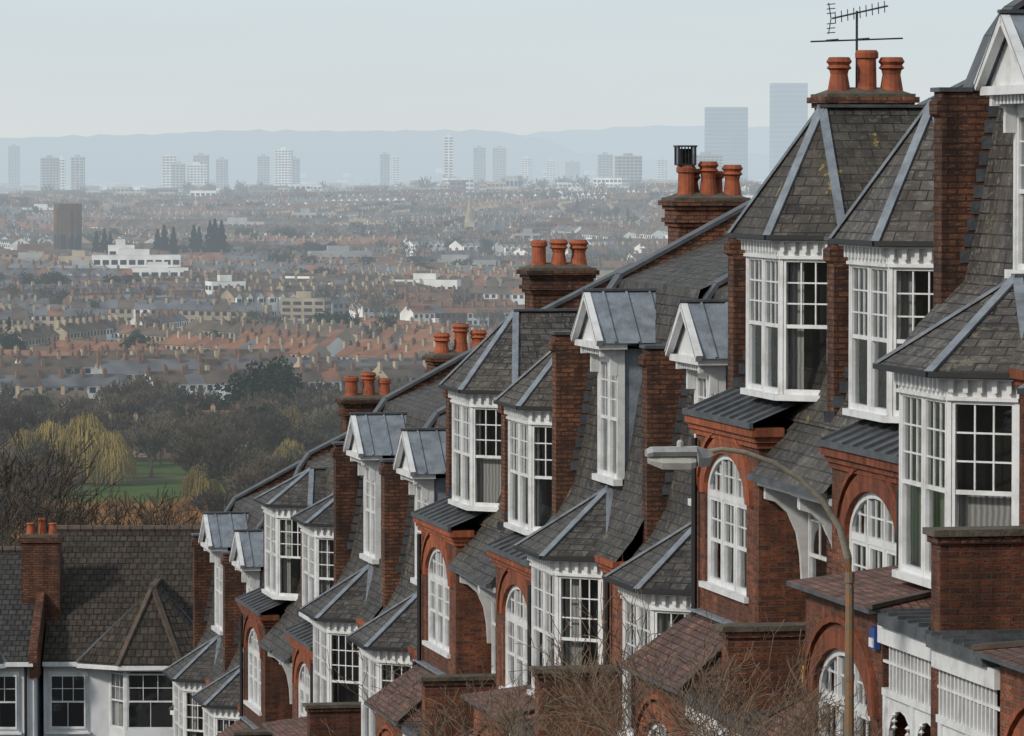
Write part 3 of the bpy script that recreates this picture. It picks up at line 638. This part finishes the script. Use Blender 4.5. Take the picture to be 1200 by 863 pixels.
# ------------------------------------------------------------------ houses at the foot of the street
def low_house(name,x0,x1,yf,zg,ze,zr,baypos,bayw,seed,tile='brown_tile',wall='white_render',chim=True,hiph=.8):
    rng=random.Random(seed); b=MB(); w=x1-x0; cx=(x0+x1)/2; dp=9.0
    X0,X1=x0,x1; yr=yf+dp/2
    b.box(wall,X0,X1,yf,yf+dp,zg,ze)
    b.poly(tile,[(X0,yf-.3,ze-.1),(X1,yf-.3,ze-.1),(X1,yr,zr),(X0,yr,zr)]); b.poly(tile,[(X0,yr,zr),(X1,yr,zr),(X1,yf+dp+.3,ze-.1),(X0,yf+dp+.3,ze-.1)])
    b.box('white_paint',X0,X1,yf-.34,yf-.26,ze-.22,ze-.08)
    n=int((X1-X0)/.4)
    for k in range(n): b.tube('ridge_tile',[(X0+k*.4,yr,zr+.03),(X0+k*.4+.37,yr,zr+.04)],.12,7)
    for X in (X0,X1): b.poly('brick',[(X,yf,ze),(X,yr,zr-.05),(X,yf+dp,ze)])
    X=X1; b.prism('brick_sooty',[(yf-.1,ze-.6),(yf-.35,ze-.1),(yf-.35,ze+.35),(yr,zr+.3),(yf+dp,ze+.3),(yf+dp,ze-.6)],X-.13,X+.13)
    bx=x0+w*baypos; hb=bayw/2; hf=hb-.55; fy=yf-.75
    P=[(bx-hb,yf),(bx-hf,fy),(bx+hf,fy),(bx+hb,yf)]
    for k in range(3):
        A=Vector((*P[k],0)); B_=Vector((*P[k+1],0)); r=(B_-A); Lh=r.length; r.normalize(); n=r.cross(UPV)
        for (za,zb) in ((zg,zg+1.0),(zg+2.7,ze-2.15),(ze-.35,ze)):
            b.obox(wall,A+UPV*za-n*.1,r*Lh,n*.1,UPV*(zb-za))
        for zb in (ze-2.15,zg+1.0):
            b.obox('white_paint',A+UPV*zb-n*.12,r*.07,n*.13,UPV*1.8); b.obox('white_paint',B_-r*.07+UPV*zb-n*.12,r*.07,n*.13,UPV*1.8)
            sash(b,A+r*.07+UPV*zb,r,Lh-.14,1.75,3,2,rng.choice([1,2,0,0]),low=1)
            b.obox('dark_room',A+r*.1+UPV*zb-n*.7,r*(Lh-.2),n*.02,UPV*1.75)
    hw=hb+1.0; ey=fy-.35
    zt=ze-.1+(zr-ze)*hiph; yk=yf-.3+(yr-yf+.3)*hiph; ya=ey+1.35
    E=[(bx-hw,yf-.32,ze-.12),(bx-hf-.2,ey,ze-.12),(bx+hf+.2,ey,ze-.12),(bx+hw,yf-.32,ze-.12)]
    A_=(bx,ya,zt)
    for k in range(3): b.poly(tile,[E[k],E[k+1],A_])
    b.poly(tile,[E[0],A_,(bx,yk+.05,zt)]); b.poly(tile,[E[3],(bx,yk+.05,zt),A_])
    for e in (E[1],E[2]): b.beam('ridge_tile',e,(A_[0],A_[1],A_[2]+.04),.16,.09)
    b.beam('ridge_tile',(bx,ya,zt+.05),(bx,yk,zt+.05),.2,.1)
    for e in (E[0],E[3]): b.beam('dark_lead',(e[0],e[1],e[2]+.03),(bx,yk+.05,zt+.03),.12,.04)
    for k in range(3): b.poly('white_paint',[Vector(E[k])-UPV*.14,Vector(E[k+1])-UPV*.14,E[k+1],E[k]])
    for fx in ((.14,) if baypos>.5 else (.8,)):
        wx=x0+w*fx
        for zb in (ze-2.2,zg+1.0):
            b.box('white_paint',wx-.62,wx+.62,yf-.05,yf-.002,zb-.1,zb+1.8)
            b.poly('dark_room',[(wx-.55,yf-.06,zb),(wx+.55,yf-.06,zb),(wx+.55,yf-.06,zb+1.7),(wx-.55,yf-.06,zb+1.7)])
            sash(b,(wx-.55,yf-.13,zb),(1,0,0),1.1,1.7,3,2,0,low=1)
            b.box('white_paint',wx-.7,wx+.7,yf-.2,yf-.01,zb-.16,zb-.1)
    if chim:
        X=X1; yc=yr-1.9; zc=zr+.45
        b.box('brick_sooty',X-.6,X+.6,yc-.4,yc+.4,zr-2.6,zc); b.box('brick_sooty',X-.67,X+.67,yc-.47,yc+.47,zc,zc+.16); b.box('cap_mortar',X-.55,X+.55,yc-.4,yc+.4,zc+.16,zc+.24)
        for dx,hh in ((-.35,.4),(.0,.55),(.35,.4)): b.lathe('terracotta',X+dx,yc,[(.14,zc+.2),(.11,zc+.2+hh*.8),(.14,zc+.2+hh*.9),(.11,zc+.2+hh),(.02,zc+.4)])
    b.tube('pipe_paint',[(x1-.25,yf-.1,zg),(x1-.25,yf-.1,ze-.2)],.05,6)
    place(name,b.meshes(name+str(seed)))
low_house('white_rendered_house',-31,-25.6,150,-25,-15.6,-12.1,.35,2.6,6)
low_house('white_rendered_house',-25.6,-20.3,150,-25,-15.6,-12.1,.35,2.6,1)
low_house('white_rendered_house',-20.3,-14.9,150,-25,-15.6,-12.6,.42,2.6,2,tile='grey_tile')
low_house('white_rendered_house',-14.7,-9.2,151,-25,-15.7,-12.0,.62,2.7,3,chim=False,hiph=.62)
low_house('white_rendered_house',-9.2,-3.6,149.5,-26,-17.0,-13.8,.16,2.6,4,chim=False,hiph=.55,tile='grey_tile')
low_house('white_rendered_house',-3.4,2.6,153,-25,-16.8,-13.4,.35,2.6,5)
aerial('tv_aerial',(-15.0,152.4,-12.0),.5,2.0,1.0)
aerial('tv_aerial',(-16.2,153,-12.6),-.4,1.9,.9)

# ------------------------------------------------------------------ trees
def branch(b,mat,p,d,ln,r,depth,rng,droop=0.0,spread=.55,kids=(2,3),minr=.02,n=3,mid=True):
    q_=p+d*ln; m_=p+d*ln*.5+Vector((rng.uniform(-1,1),rng.uniform(-1,1),rng.uniform(-1,1)))*ln*.06
    if mid: b.tube(mat,[p,m_,q_],[r,r*.85,max(minr,r*.68)],n,cap=False)
    else: b.tube(mat,[p,q_],[r,max(minr,r*.68)],n,cap=False)
    if depth==0: return
    k=rng.randint(*kids)
    for j in range(k):
        v=Vector((rng.uniform(-1,1),rng.uniform(-1,1),rng.uniform(-.7,1))); v-=d*v.dot(d)
        if v.length<.1: continue
        v.normalize(); nd=(d+v*rng.uniform(spread*.6,spread*1.3)+UPV*(.10-droop)).normalized()
        branch(b,mat,q_ if j<2 else (m_ if mid else (p+q_)/2),nd,ln*rng.uniform(.66,.9),max(minr,r*.66),depth-1,rng,droop,spread,kids,minr,n,mid)
def bare_tree(name,mat,seed,depth=7,h=2.3,r=.22,minr=.03,spread=.55,kids=(2,3),n=3,mid=True):
    rng=random.Random(seed); b=MB()
    b.tube(mat,[(0,0,-.5),(0,0,h)],[r*1.25,r],6,cap=False)
    for j in range(4):
        a=j*1.6+rng.uniform(-.4,.4); d=Vector((math.cos(a)*.55,math.sin(a)*.55,1)).normalized()
        branch(b,mat,Vector((0,0,h*rng.uniform(.8,1))),d,h*.85,r*.6,depth-1,rng,0,spread,kids,minr,n,mid)
    return single(name,b)
def leafy_tree(name,mat,seed,conifer=False,nleaf=2600,big=1):
    rng=random.Random(seed); b=MB(); b.tube('twigs',[(0,0,-.5),(0,0,4)],[.3,.2],6,cap=False)
    lumps=[(Vector((rng.gauss(0,1.7),rng.gauss(0,1.7),rng.uniform(2.6,8.6))),rng.uniform(1.0,2.2)) for _ in range(24)]
    for _ in range(nleaf):
        if conifer:
            t=rng.random()**1.25; rr=(1-t**1.6)*2.3*(.75+.25*math.sin(t*40)); a=rng.uniform(0,6.283); rr*=rng.uniform(.5,1.05)
            p=Vector((rr*math.cos(a),rr*math.sin(a),.6+t*10.2))
        else:
            c,rad=rng.choice(lumps); v=Vector((rng.gauss(0,1),rng.gauss(0,1),rng.gauss(0,1))).normalized()
            p=c+v*rad*rng.uniform(.55,1.08)
        a=Vector((rng.uniform(-1,1),rng.uniform(-1,1),rng.uniform(-1,1))).normalized()*rng.uniform(.15,.34)*big; c_=a.orthogonal().normalized()*rng.uniform(.12,.28)*big
        b.poly(mat,[p-a,p+c_,p+a,p-c_])
    return single(name,b)
def willow(name,seed):
    rng=random.Random(seed); b=MB(); b.tube('twigs',[(0,0,-.5),(.2,0,3)],[.4,.3],6,cap=False)
    for _ in range(9):
        a=rng.uniform(0,6.28); b.tube('twigs',[(.2,0,3),(math.cos(a)*1.5,math.sin(a)*1.5,6),(math.cos(a)*2.8,math.sin(a)*2.8,rng.uniform(7,9.5))],[.2,.13,.05],4,cap=False)
    for _ in range(900):
        a=rng.uniform(0,6.28); r=3.6*math.sqrt(rng.random()); z=rng.uniform(6,10)*(1-.03*r*r); ln=rng.uniform(2,5)
        x,y=r*math.cos(a),r*math.sin(a)
        b.tube('willow_twigs',[(x,y,z),(x*1.15,y*1.15,z-ln*.3),(x*1.25+rng.uniform(-.2,.2),y*1.25,max(.5,z-ln))],[.055,.05,.03],3,cap=False)
    return single(name,b)
def instancer(name,child,places):
    V=[];Fc=[]
    for (x,y,s_) in places:
        a=RU(0,6.283); z=terr(x,y); h=s_*.7071; n=len(V)
        for k in range(4): V.append((x+h*math.cos(a+k*math.pi/2),y+h*math.sin(a+k*math.pi/2),z))
        Fc.append((n,n+1,n+2,n+3))
    me=bpy.data.meshes.new(name); me.from_pydata(V,[],Fc); me.materials.append(MATS['terrain'])
    o=bpy.data.objects.new(name,me); scn.collection.objects.link(o); TOP.append(o)
    o.instance_type='FACES'; o.use_instance_faces_scale=True; o.instance_faces_scale=1; o.show_instancer_for_render=False; o.show_instancer_for_viewport=False
    child.parent=o
CT='crown_and_trunk'
tA=bare_tree(CT,'twigs',1,6,2.3,.22,.05,.6,(2,4),mid=False); tB=bare_tree(CT,'twigs_grey',2,6,2.2,.22,.05,.65,(2,4),mid=False); tC=bare_tree(CT,'twigs_orange',3,6,1.9,.15,.04,.6,mid=False)
tA2=bare_tree(CT,'twigs',8,4,2.9,.28,.12,.65,(3,3),mid=False); tB2=bare_tree(CT,'twigs_grey',9,4,2.9,.28,.12,.7,(3,3),mid=False)
tE=leafy_tree(CT,'evergreen_leaf',4); tF=leafy_tree(CT,'conifer_leaf',5,True,nleaf=1500,big=1.3); tI=leafy_tree(CT,'ivy_leaf',6,nleaf=700,big=1.5); tW=willow(CT,7)
tE2=leafy_tree(CT,'evergreen_leaf',14,nleaf=800,big=1.6)
def spread_(n,y0,y1,s0,s1,half=.135):
    r=[]
    for _ in range(n):
        y=math.sqrt(RU(y0*y0,y1*y1)); r.append((RU(-half,half)*y,y,RU(s0,s1)))
    return r
def clumps(n,y0,y1,s0,s1,per=(4,14),rad=30):
    r=[]
    for _ in range(n):
        y=math.sqrt(RU(y0*y0,y1*y1)); x=RU(-.135,.135)*y; L_=RU(20,110); a=RU(-.6,.6)
        for k in range(random.randint(*per)):
            u=RU(-.5,.5)*L_; r.append((x+u*math.cos(a)+RU(-6,6),y+u*math.sin(a)+RU(-6,6),RU(s0,s1)))
    return r
clear=lambda L_:[p for p in L_ if not(-86<p[0]<-62 and 900<p[1]<1030) and not(-.094<p[0]/p[1]<-.066 and p[1]<960)]
instancer('distant_bare_trees',tA,clear(spread_(400,820,1290,.8,1.5)))
instancer('distant_bare_trees',tA2,spread_(480,1270,3950,.5,.9)+clumps(85,1300,4000,.8,1.35))
instancer('distant_grey_trees',tB,clear(spread_(320,820,1290,.9,1.5)))
instancer('distant_grey_trees',tB2,spread_(480,1270,3950,.5,.9)+clumps(85,1300,4200,.8,1.35)+spread_(600,4200,8500,1.2,2.2))
instancer('distant_orange_shrubs',tC,[(RU(-88,-52),RU(840,895),RU(.4,.65)) for _ in range(60)]+spread_(60,900,1230,.6,1)+spread_(160,1300,3900,.6,.9))
instancer('distant_evergreens',tE,[(-57,1195,1.75),(-66,1200,1.65),(-61,1198,1.95),(-59,1120,1.15),(-68,1110,1.0),(-75,1180,.9)]+spread_(18,900,1250,.6,1.0))
instancer('distant_evergreens',tE2,spread_(260,1300,3900,.5,.9)+clumps(55,1300,3900,.7,1.3))
instancer('distant_conifers',tF,[(-179,2440,1.9),(-176,2445,2.1),(-171,2440,2.0),(-161,2445,2.1),(-158,2440,2.0),(-150,2440,2.4),(-147,2445,2.3),(-153,2448,2.3),(-210,2440,1.8),(-206,2442,1.9),(-203,2442,1.7)]+spread_(70,1300,3900,.6,1.3))
instancer('distant_ivy_trees',tI,spread_(60,960,1250,.6,1.0)+spread_(320,1250,3900,.45,.8))
instancer('distant_willows',tW,[(-89,1005,1.55),(-97,1015,1.35),(-83,1000,1.2),(-102,1010,1.2),(-60,930,.9),(-45,980,1.1),(-50,1100,1.2)])
b=MB()
for _ in range(14000):
    x=RU(-88,-46); y=RU(846,900); h=RU(1.6,4.0); z=terr(x,y); dx=RU(-.25,.25); w=.09
    b.poly('reed',[(x-w,y,z),(x+w,y,z),(x+dx,y,z+h)])
TOP.append(single('reed_bed',b))
def ntree(loc,seed,sc,depth=8,name='bare_tree',mat='bark',rz=0,minr=.011):
    o=bare_tree(name,mat,seed,depth,2.1,.17,minr,.6,(2,3),3); o.location=loc; o.scale=(sc,)*3; o.rotation_euler=(0,0,rz); TOP.append(o)
ntree((-22.5,205,-28.8),21,2.05); ntree((-27,225,-30),22,2.0,8,rz=1)
ntree((-19.8,240,-32),23,1.75,8,rz=2); ntree((-15.5,262,-34.5),24,1.75,7,rz=.5); ntree((-11.5,270,-35.3),25,1.7,7,rz=4)
def street_tree(loc,seed,sc):
    o=bare_tree('bare_street_tree','twig_bark',seed,7,1.5,.05,.0065,.75,(2,3),3); o.location=loc; o.scale=(sc,)*3; TOP.append(o)
street_tree((2.6,56,-10.0),31,.80); street_tree((1.5,60,-10.6),34,.80); street_tree((3.6,53,-9.5),37,.70); street_tree((.2,64,-11.1),39,.78)

# ------------------------------------------------------------------ city
def terrace_row(b,cx,cy,ang,n,w,dp,h,rh,wall,roof,bay,rng,whitep=.4):
    c,s_=math.cos(ang),math.sin(ang)
    zs=[terr(cx+c*w*(k-n/2+.5),cy+s_*w*(k-n/2+.5)) for k in range(n)]
    def T(u,v,z): return (cx+c*u-s_*v,cy+s_*u+c*v,z)
    for k in range(n):
        u0=(k-n/2)*w; u1=u0+w; z=zs[k]; e=z+h; t=e+rh; v0,v1=-dp/2,dp/2
        wl=wall if rng.random()<.75 else rng.choice(['far_white','far_stock','far_brick','far_concrete'])
        rf=roof if rng.random()<.8 else rng.choice(['far_roof_brown','far_roof_slate','far_roof_red'])
        b.poly(wl,[T(u0,v0,z-4),T(u1,v0,z-4),T(u1,v0,e),T(u0,v0,e)]); b.poly(wl,[T(u1,v1,z-4),T(u0,v1,z-4),T(u0,v1,e),T(u1,v1,e)])
        for u in (u0,u1): b.poly(wl,[T(u,v0,z-4),T(u,v1,z-4),T(u,v1,e),T(u,0,t),T(u,v0,e)])
        b.poly(rf,[T(u0,v0-.4,e-.2),T(u1,v0-.4,e-.2),T(u1,0,t),T(u0,0,t)]); b.poly(rf,[T(u1,v1+.4,e-.2),T(u0,v1+.4,e-.2),T(u0,0,t),T(u1,0,t)])
        for vv in (v0-.05,v1+.05):
            for (a,c_) in ((.12,.4),(.6,.85)):
                for zz in (1.0,h-2.1):
                    b.poly('far_window',[T(u0+w*a,vv,z+zz),T(u0+w*c_,vv,z+zz),T(u0+w*c_,vv,z+zz+1.5),T(u0+w*a,vv,z+zz+1.5)])
        def bx(m_,a0,a1,b0,b1,za,zb):
            P=[T(a0,b0,za),T(a1,b0,za),T(a1,b1,za),T(a0,b1,za)]; Q=[(p[0],p[1],zb) for p in P]
            for i in range(4): b.poly(m_,[P[i],P[(i+1)%4],Q[(i+1)%4],Q[i]])
            b.poly(m_,Q)
        if rng.random()<.85:
            bx('far_brick' if wl!='far_stock' else 'far_stock',u0-.5,u0+.5,-1.6,-.4,e+rh*.4,t+1.1); bx('far_roof_red',u0-.35,u0+.35,-1.2,-.8,t+1.1,t+1.6)
        if rng.random()<.35:
            sd=rng.choice([-1,1]); bx(wl,u0+w*.5,u1-.2,(v0-3.5 if sd<0 else v1),(v0 if sd<0 else v1+3.5),z-3,z+h*.62)
            if rng.random()<.4: bx(rf,u0+w*.2,u0+w*.8,-2.6,-.2,e+rh*.2,t-.1)
        if bay:
            f=v0-1.1 if bay==1 else v1+1.1; sd=-1 if bay==1 else 1; base=v0 if bay==1 else v1
            a0,a1=u0+w*.08,u0+w*.55; m_=(a0+a1)/2
            wb='far_white' if rng.random()<whitep else wl
            b.poly(wb,[T(a0,f,z-3),T(a1,f,z-3),T(a1,f,e+.2),T(m_,f,e+1.6),T(a0,f,e+.2)])
            b.poly(wb,[T(a0,f,z-3),T(a0,base,z-3),T(a0,base,e+.2),T(a0,f,e+.2)]); b.poly(wb,[T(a1,f,z-3),T(a1,base,z-3),T(a1,base,e+.2),T(a1,f,e+.2)])
            bb=base-sd*2.2
            b.poly(rf,[T(a0-.2,f+sd*.2,e),T(m_,f+sd*.2,e+1.75),T(m_,bb,e+1.75),T(a0-.2,bb,e)]); b.poly(rf,[T(a1+.2,f+sd*.2,e),T(m_,f+sd*.2,e+1.75),T(m_,bb,e+1.75),T(a1+.2,bb,e)])
            for zz in (1.0,h-2.2): b.poly('far_window',[T(a0+.3,f+sd*.04,z+zz),T(a1-.3,f+sd*.04,z+zz),T(a1-.3,f+sd*.04,z+zz+1.5),T(a0+.3,f+sd*.04,z+zz+1.5)])
rng=random.Random(5)
b=MB(); yb=1310
while yb<3980:
    PS=rng.uniform(110,180); x=-.15*yb-60+rng.uniform(0,60)
    while x<.15*yb+60:
        if rng.random()<.86:
            base=rng.choice([0,.15,.3,-.25,.55,-.5,.9,-.9,1.3,-1.25,.7,.45]); c,s_=math.cos(base),math.sin(base)
            wall=rng.choice(['far_brick','far_stock','far_stock','far_brick','far_white']); roof=rng.choice(['far_roof_brown','far_roof_slate','far_roof_brown','far_roof_slate','far_roof_slate','far_roof_red'])
            bay=rng.choice([0,1,1,2,0]); hh=rng.choice([5.6,6.0,6.5,8.4]); wp=rng.choice([0,.1,.3,.95]); v=-PS*.45+rng.uniform(0,15)
            while v<PS*.45:
                u=-PS*.48+rng.uniform(0,15)
                while u<PS*.42:
                    n=rng.randint(5,14); w=rng.uniform(5,6.5)
                    if rng.random()<.85:
                        uu=u+n*w/2; terrace_row(b,x+PS/2+c*uu-s_*v,yb+PS/2+s_*uu+c*v,base+rng.uniform(-.05,.05),n,w,rng.uniform(8,10),hh*rng.uniform(.92,1.08),rng.uniform(2.4,3.6),wall if rng.random()<.75 else rng.choice(['far_white','far_stock']),roof if rng.random()<.75 else rng.choice(['far_roof_brown','far_roof_slate','far_roof_red']),bay,rng,wp)
                    u+=n*w+rng.uniform(4,16)
                v+=rng.uniform(26,40)
        x+=PS*rng.uniform(.92,1.1)
    yb+=PS*.95
for (x,y,a) in ((-84,1115,.1),(-66,1160,.15),(-20,1180,-.2),(-38,1210,.1),(-95,1230,.2),(-120,1260,-.1)): terrace_row(b,x,y,a,rng.randint(2,5),6,9,5.5,3,'far_stock','far_roof_brown',1,rng,.3)
terrace_row(b,-84,1935,.75,14,5.6,9,8.4,3,'far_stock','far_roof_brown',1,rng,1.0)
terrace_row(b,-66,1990,.75,14,5.6,9,8.4,3,'far_stock','far_roof_brown',1,rng,1.0)
TOP.append(single('distant_terraced_houses',b))
def slab(b,x,y,ang,w,d,h,wall,floors,roof='far_roof_pale',zb=None,plant=True):
    c,s_=math.cos(ang),math.sin(ang); z=terr(x,y)-6 if zb is None else zb; t=terr(x,y)+h if zb is None else zb+h
    def T(u,v,zz): return (x+c*u-s_*v,y+s_*u+c*v,zz)
    C=[(-w/2,-d/2),(w/2,-d/2),(w/2,d/2),(-w/2,d/2)]
    for i in range(4):
        p,q_=C[i],C[(i+1)%4]; b.poly(wall,[T(*p,z),T(*q_,z),T(*q_,t),T(*p,t)])
    b.poly(roof,[T(*p,t) for p in C])
    fh=(h-1)/floors; g0=t-h
    for k in range(floors):
        za=g0+1.0+k*fh; zb_=za+fh*.5
        for (p,q_,nn) in ((C[0],C[1],(0,-.1)),(C[1],C[2],(.1,0)),(C[3],C[0],(-.1,0))):
            Lh=math.hypot(q_[0]-p[0],q_[1]-p[1]); m_=max(1,int(Lh/4))
            for j in range(m_):
                f0=(j+.14)/m_; f1=(j+.86)/m_
                A=(p[0]+(q_[0]-p[0])*f0+nn[0],p[1]+(q_[1]-p[1])*f0+nn[1]); B_=(p[0]+(q_[0]-p[0])*f1+nn[0],p[1]+(q_[1]-p[1])*f1+nn[1])
                b.poly('far_window',[T(*A,za),T(*B_,za),T(*B_,zb_),T(*A,zb_)])
    if not plant: return
    b2=[(-w*.2,-d*.2),(w*.15,-d*.2),(w*.15,d*.2),(-w*.2,d*.2)]
    for i in range(4): p,q_=b2[i],b2[(i+1)%4]; b.poly(wall,[T(*p,t),T(*q_,t),T(*q_,t+2.6),T(*p,t+2.6)])
    b.poly(roof,[T(*p,t+2.6) for p in b2])
for k in range(60):
    y=rng.uniform(1900,3900); x=rng.uniform(-.13,.13)*y; b=MB()
    slab(b,x,y,rng.uniform(-.5,.5),rng.uniform(14,42),rng.uniform(9,14),rng.uniform(7,13),rng.choice(['far_white','far_stock','far_brick','far_concrete','far_brick']),rng.choice([2,3,4]),rng.choice(['far_roof_pale','far_roof_slate','far_green_roof','far_roof_slate']))
    TOP.append(single('apartment_block',b))
b=MB(); slab(b,-172,2210,.1,40,18,14,'far_white',3); slab(b,-196,2200,.1,22,18,9,'far_concrete',2); slab(b,-160,2190,.1,26,14,9,'far_white',2); slab(b,-180,2225,.1,12,10,18,'far_white',3)
TOP.append(single('white_factory',b))
b=MB(); slab(b,-40,2330,.05,60,18,7,'far_brick',1,'far_green_roof'); slab(b,-62,2340,.05,14,14,9,'far_brick',2,'far_green_roof'); TOP.append(single('long_school',b))
b=MB(); x,y=-228,2480; z=terr(x,y)-4; slab(b,x,y,.35,12,11,33,'far_tower_brown',1,'far_roof_brown',plant=False)
for k in range(4): slab(b,x-4.5+k*3,y-6,.35,1.2,.6,30,'far_tower_brown',1,'far_roof_brown',plant=False)
TOP.append(single('brown_brick_tower',b))
b=MB(); x,y=-25.5,2900; z=terr(x,y)
slab(b,x,y,0,6,6,13,'far_stock',2,plant=False)
for i in range(8):
    a=i*math.pi/4; c_=(i+1)*math.pi/4; b.poly('far_stock',[(x+3*math.cos(a),y+3*math.sin(a),z+13),(x+3*math.cos(c_),y+3*math.sin(c_),z+13),(x,y,z+29)])
terrace_row(b,x+12,y,0,3,6,9,7,6,'far_stock','far_roof_slate',0,rng)
TOP.append(single('church',b))
# tower blocks: bearing from the hilltop (mrad), distance, width, roof level relative to the hilltop (m)
TB=[(-95.6,5600,20,0,'far_concrete'),(-93.2,5650,9,-1,'far_white'),(-89.8,5600,15,1,'far_concrete'),(-103,7000,17,17,'far_concrete'),(-70.8,5700,17,3,'far_white'),(-69,5650,14,-7,'far_concrete'),
(-64.3,5800,17,3,'far_concrete'),(-65.2,5700,24,-8,'far_white'),(-60,6100,14,-2,'far_concrete'),(-51.4,6400,16,2,'far_concrete'),(-47.2,5900,20,10,'far_white'),(-45,6000,13,-1,'far_concrete'),(-26.3,6400,12,5,'far_concrete'),(-24,6600,9,2,'far_white'),(-13.1,5600,11,25,'far_white'),
(-6.7,6600,16,14,'far_concrete'),(-2.6,6800,18,14,'far_concrete'),(3,7000,14,0,'far_white'),(8,7000,12,-4,'far_white'),(12.5,7200,20,-6,'far_concrete'),(19.3,6000,18,4,'far_concrete'),(24.1,4900,25,2,'far_concrete'),(31,6800,14,-2,'far_white'),(36,6900,10,3,'far_concrete'),(40.2,4900,32,3,'far_concrete'),(44.3,7000,57,73,'far_glass_tower'),(57.2,7600,54,117,'far_glass_tower')]
for (br,d,w,top,mt) in TB:
    b=MB(); x=br/1000*d; z0=terr(x,d)-4; gt=mt=='far_glass_tower'
    slab(b,x,d,.12 if gt else rng.uniform(-.15,.3),w,w*.7,top-z0,mt,max(4,int((top-z0)/3.2)) if not gt else 24,zb=z0,roof=mt,plant=not gt)
    TOP.append(single('tower_block',b))
b=MB()
for k in range(1000):
    y=rng.uniform(4300,11500); x=rng.uniform(-.14,.14)*y; h=rng.choice([7,8,9,10,12,12,14,17]); tall=rng.random()<.03
    slab(b,x,y,rng.uniform(-.5,.5),rng.uniform(10,32) if not tall else rng.uniform(11,18),rng.uniform(9,16),h+min(12,(y-4300)/400)+tall*rng.uniform(8,24),rng.choice(['far_white','far_stock','far_brick','far_brick','far_concrete','far_stock']) if not tall else rng.choice(['far_white','far_concrete']),max(2,h//4),rng.choice(['far_roof_slate','far_roof_slate','far_roof_brown']),plant=False)
TOP.append(single('distant_city',b))
def hills(name,d,pts,depth):
    b=MB(); P=[]
    n=160; b0,b1=pts[0][0],pts[-1][0]
    for k in range(n+1):
        br=b0+(b1-b0)*k/n
        for (x0,z0),(x1,z1) in zip(pts[:-1],pts[1:]):
            if br<=x1: break
        t=(br-x0)/(x1-x0); t=t*t*(3-2*t); el=z0+(z1-z0)*t+.18*math.sin(br*1.3)+.12*math.sin(br*3.1+1)+.08*math.sin(br*9)
        P.append((br/1000*d,el/1000*d))
    for (xa,za),(xb,zb) in zip(P[:-1],P[1:]):
        b.poly('hill_woods',[(xa,d-depth,-75),(xb,d-depth,-75),(xb*1.0,d,zb),(xa,d,za)]); b.poly('hill_woods',[(xa,d,za),(xb,d,zb),(xb,d+depth,-75),(xa,d+depth,-75)])
    TOP.append(single(name,b))
hills('distant_hills',12000,[(-220,1.5),(-130,3),(-106,4),(-80,4.8),(-55,5.6),(-30,5.6),(-5,5.6),(5,4.2),(15,1.0),(30,-.5),(50,1.0),(90,1.5),(160,3),(220,1)],1800)
hills('distant_hills',24000,[(-240,2),(-120,3.5),(-60,4.5),(0,4.6),(10,5.6),(30,6.6),(50,6.4),(70,5.0),(100,4.0),(240,3)],2500)

# ------------------------------------------------------------------ camera, light, sky
for o in TOP: o.location.z+=CAMZ
cam=bpy.data.cameras.new('camera'); co=bpy.data.objects.new('camera',cam); scn.collection.objects.link(co)
cam.sensor_width=36; cam.lens=169.8; cam.clip_start=1; cam.clip_end=100000
co.location=(0,0,CAMZ); co.rotation_euler=(math.radians(90-2.494),0,0); scn.camera=co
az=math.radians(232); el=math.radians(32)
sd=Vector((math.sin(az)*math.cos(el),math.cos(az)*math.cos(el),math.sin(el)))
sl=bpy.data.lights.new('sun','SUN'); sl.energy=2.3; sl.angle=math.radians(5); sl.color=(1,.93,.84)
so=bpy.data.objects.new('sun',sl); scn.collection.objects.link(so); so.rotation_euler=sd.to_track_quat('Z','Y').to_euler(); so.location=(0,0,200)
w=bpy.data.worlds.new('World'); scn.world=w; w.use_nodes=True; nt=w.node_tree; nt.nodes.clear()
out=N(nt,'ShaderNodeOutputWorld'); bg=N(nt,'ShaderNodeBackground'); bg.inputs[1].default_value=.1
sky=N(nt,'ShaderNodeTexSky'); sky.sky_type='NISHITA'; sky.sun_disc=False; sky.sun_elevation=el; sky.sun_rotation=az; sky.air_density=1.2; sky.dust_density=2.5; sky.altitude=70
tc=N(nt,'ShaderNodeTexCoord'); sp=N(nt,'ShaderNodeSeparateXYZ'); L(nt,tc.outputs['Generated'],sp.inputs[0])
cloud=mixc(nt,ramp(nt,sp.outputs[2],0.0,.04),(8.1,8.5,8.5),(7.1,8.2,8.8))
cloud=mixc(nt,ramp(nt,sp.outputs[2],0.1,.6),cloud,(5.0,5.6,6.1))
mp=N(nt,'ShaderNodeMapping'); mp.inputs['Scale'].default_value=(6,6,40); L(nt,tc.outputs['Generated'],mp.inputs[0])
nz=noise(nt,mp.outputs[0],1.2,3,.55)
cloud=mixc(nt,1.0,cloud,mixc(nt,nz,(.94,.95,.96),(1.05,1.045,1.04)),'MULTIPLY')
L(nt,mixc(nt,.82,sky.outputs[0],cloud),bg.inputs[0]); L(nt,bg.outputs[0],out.inputs[0])
scn.view_settings.view_transform='Standard'; scn.view_settings.look='None'; scn.view_settings.exposure=0
print('objects',len(bpy.data.objects))
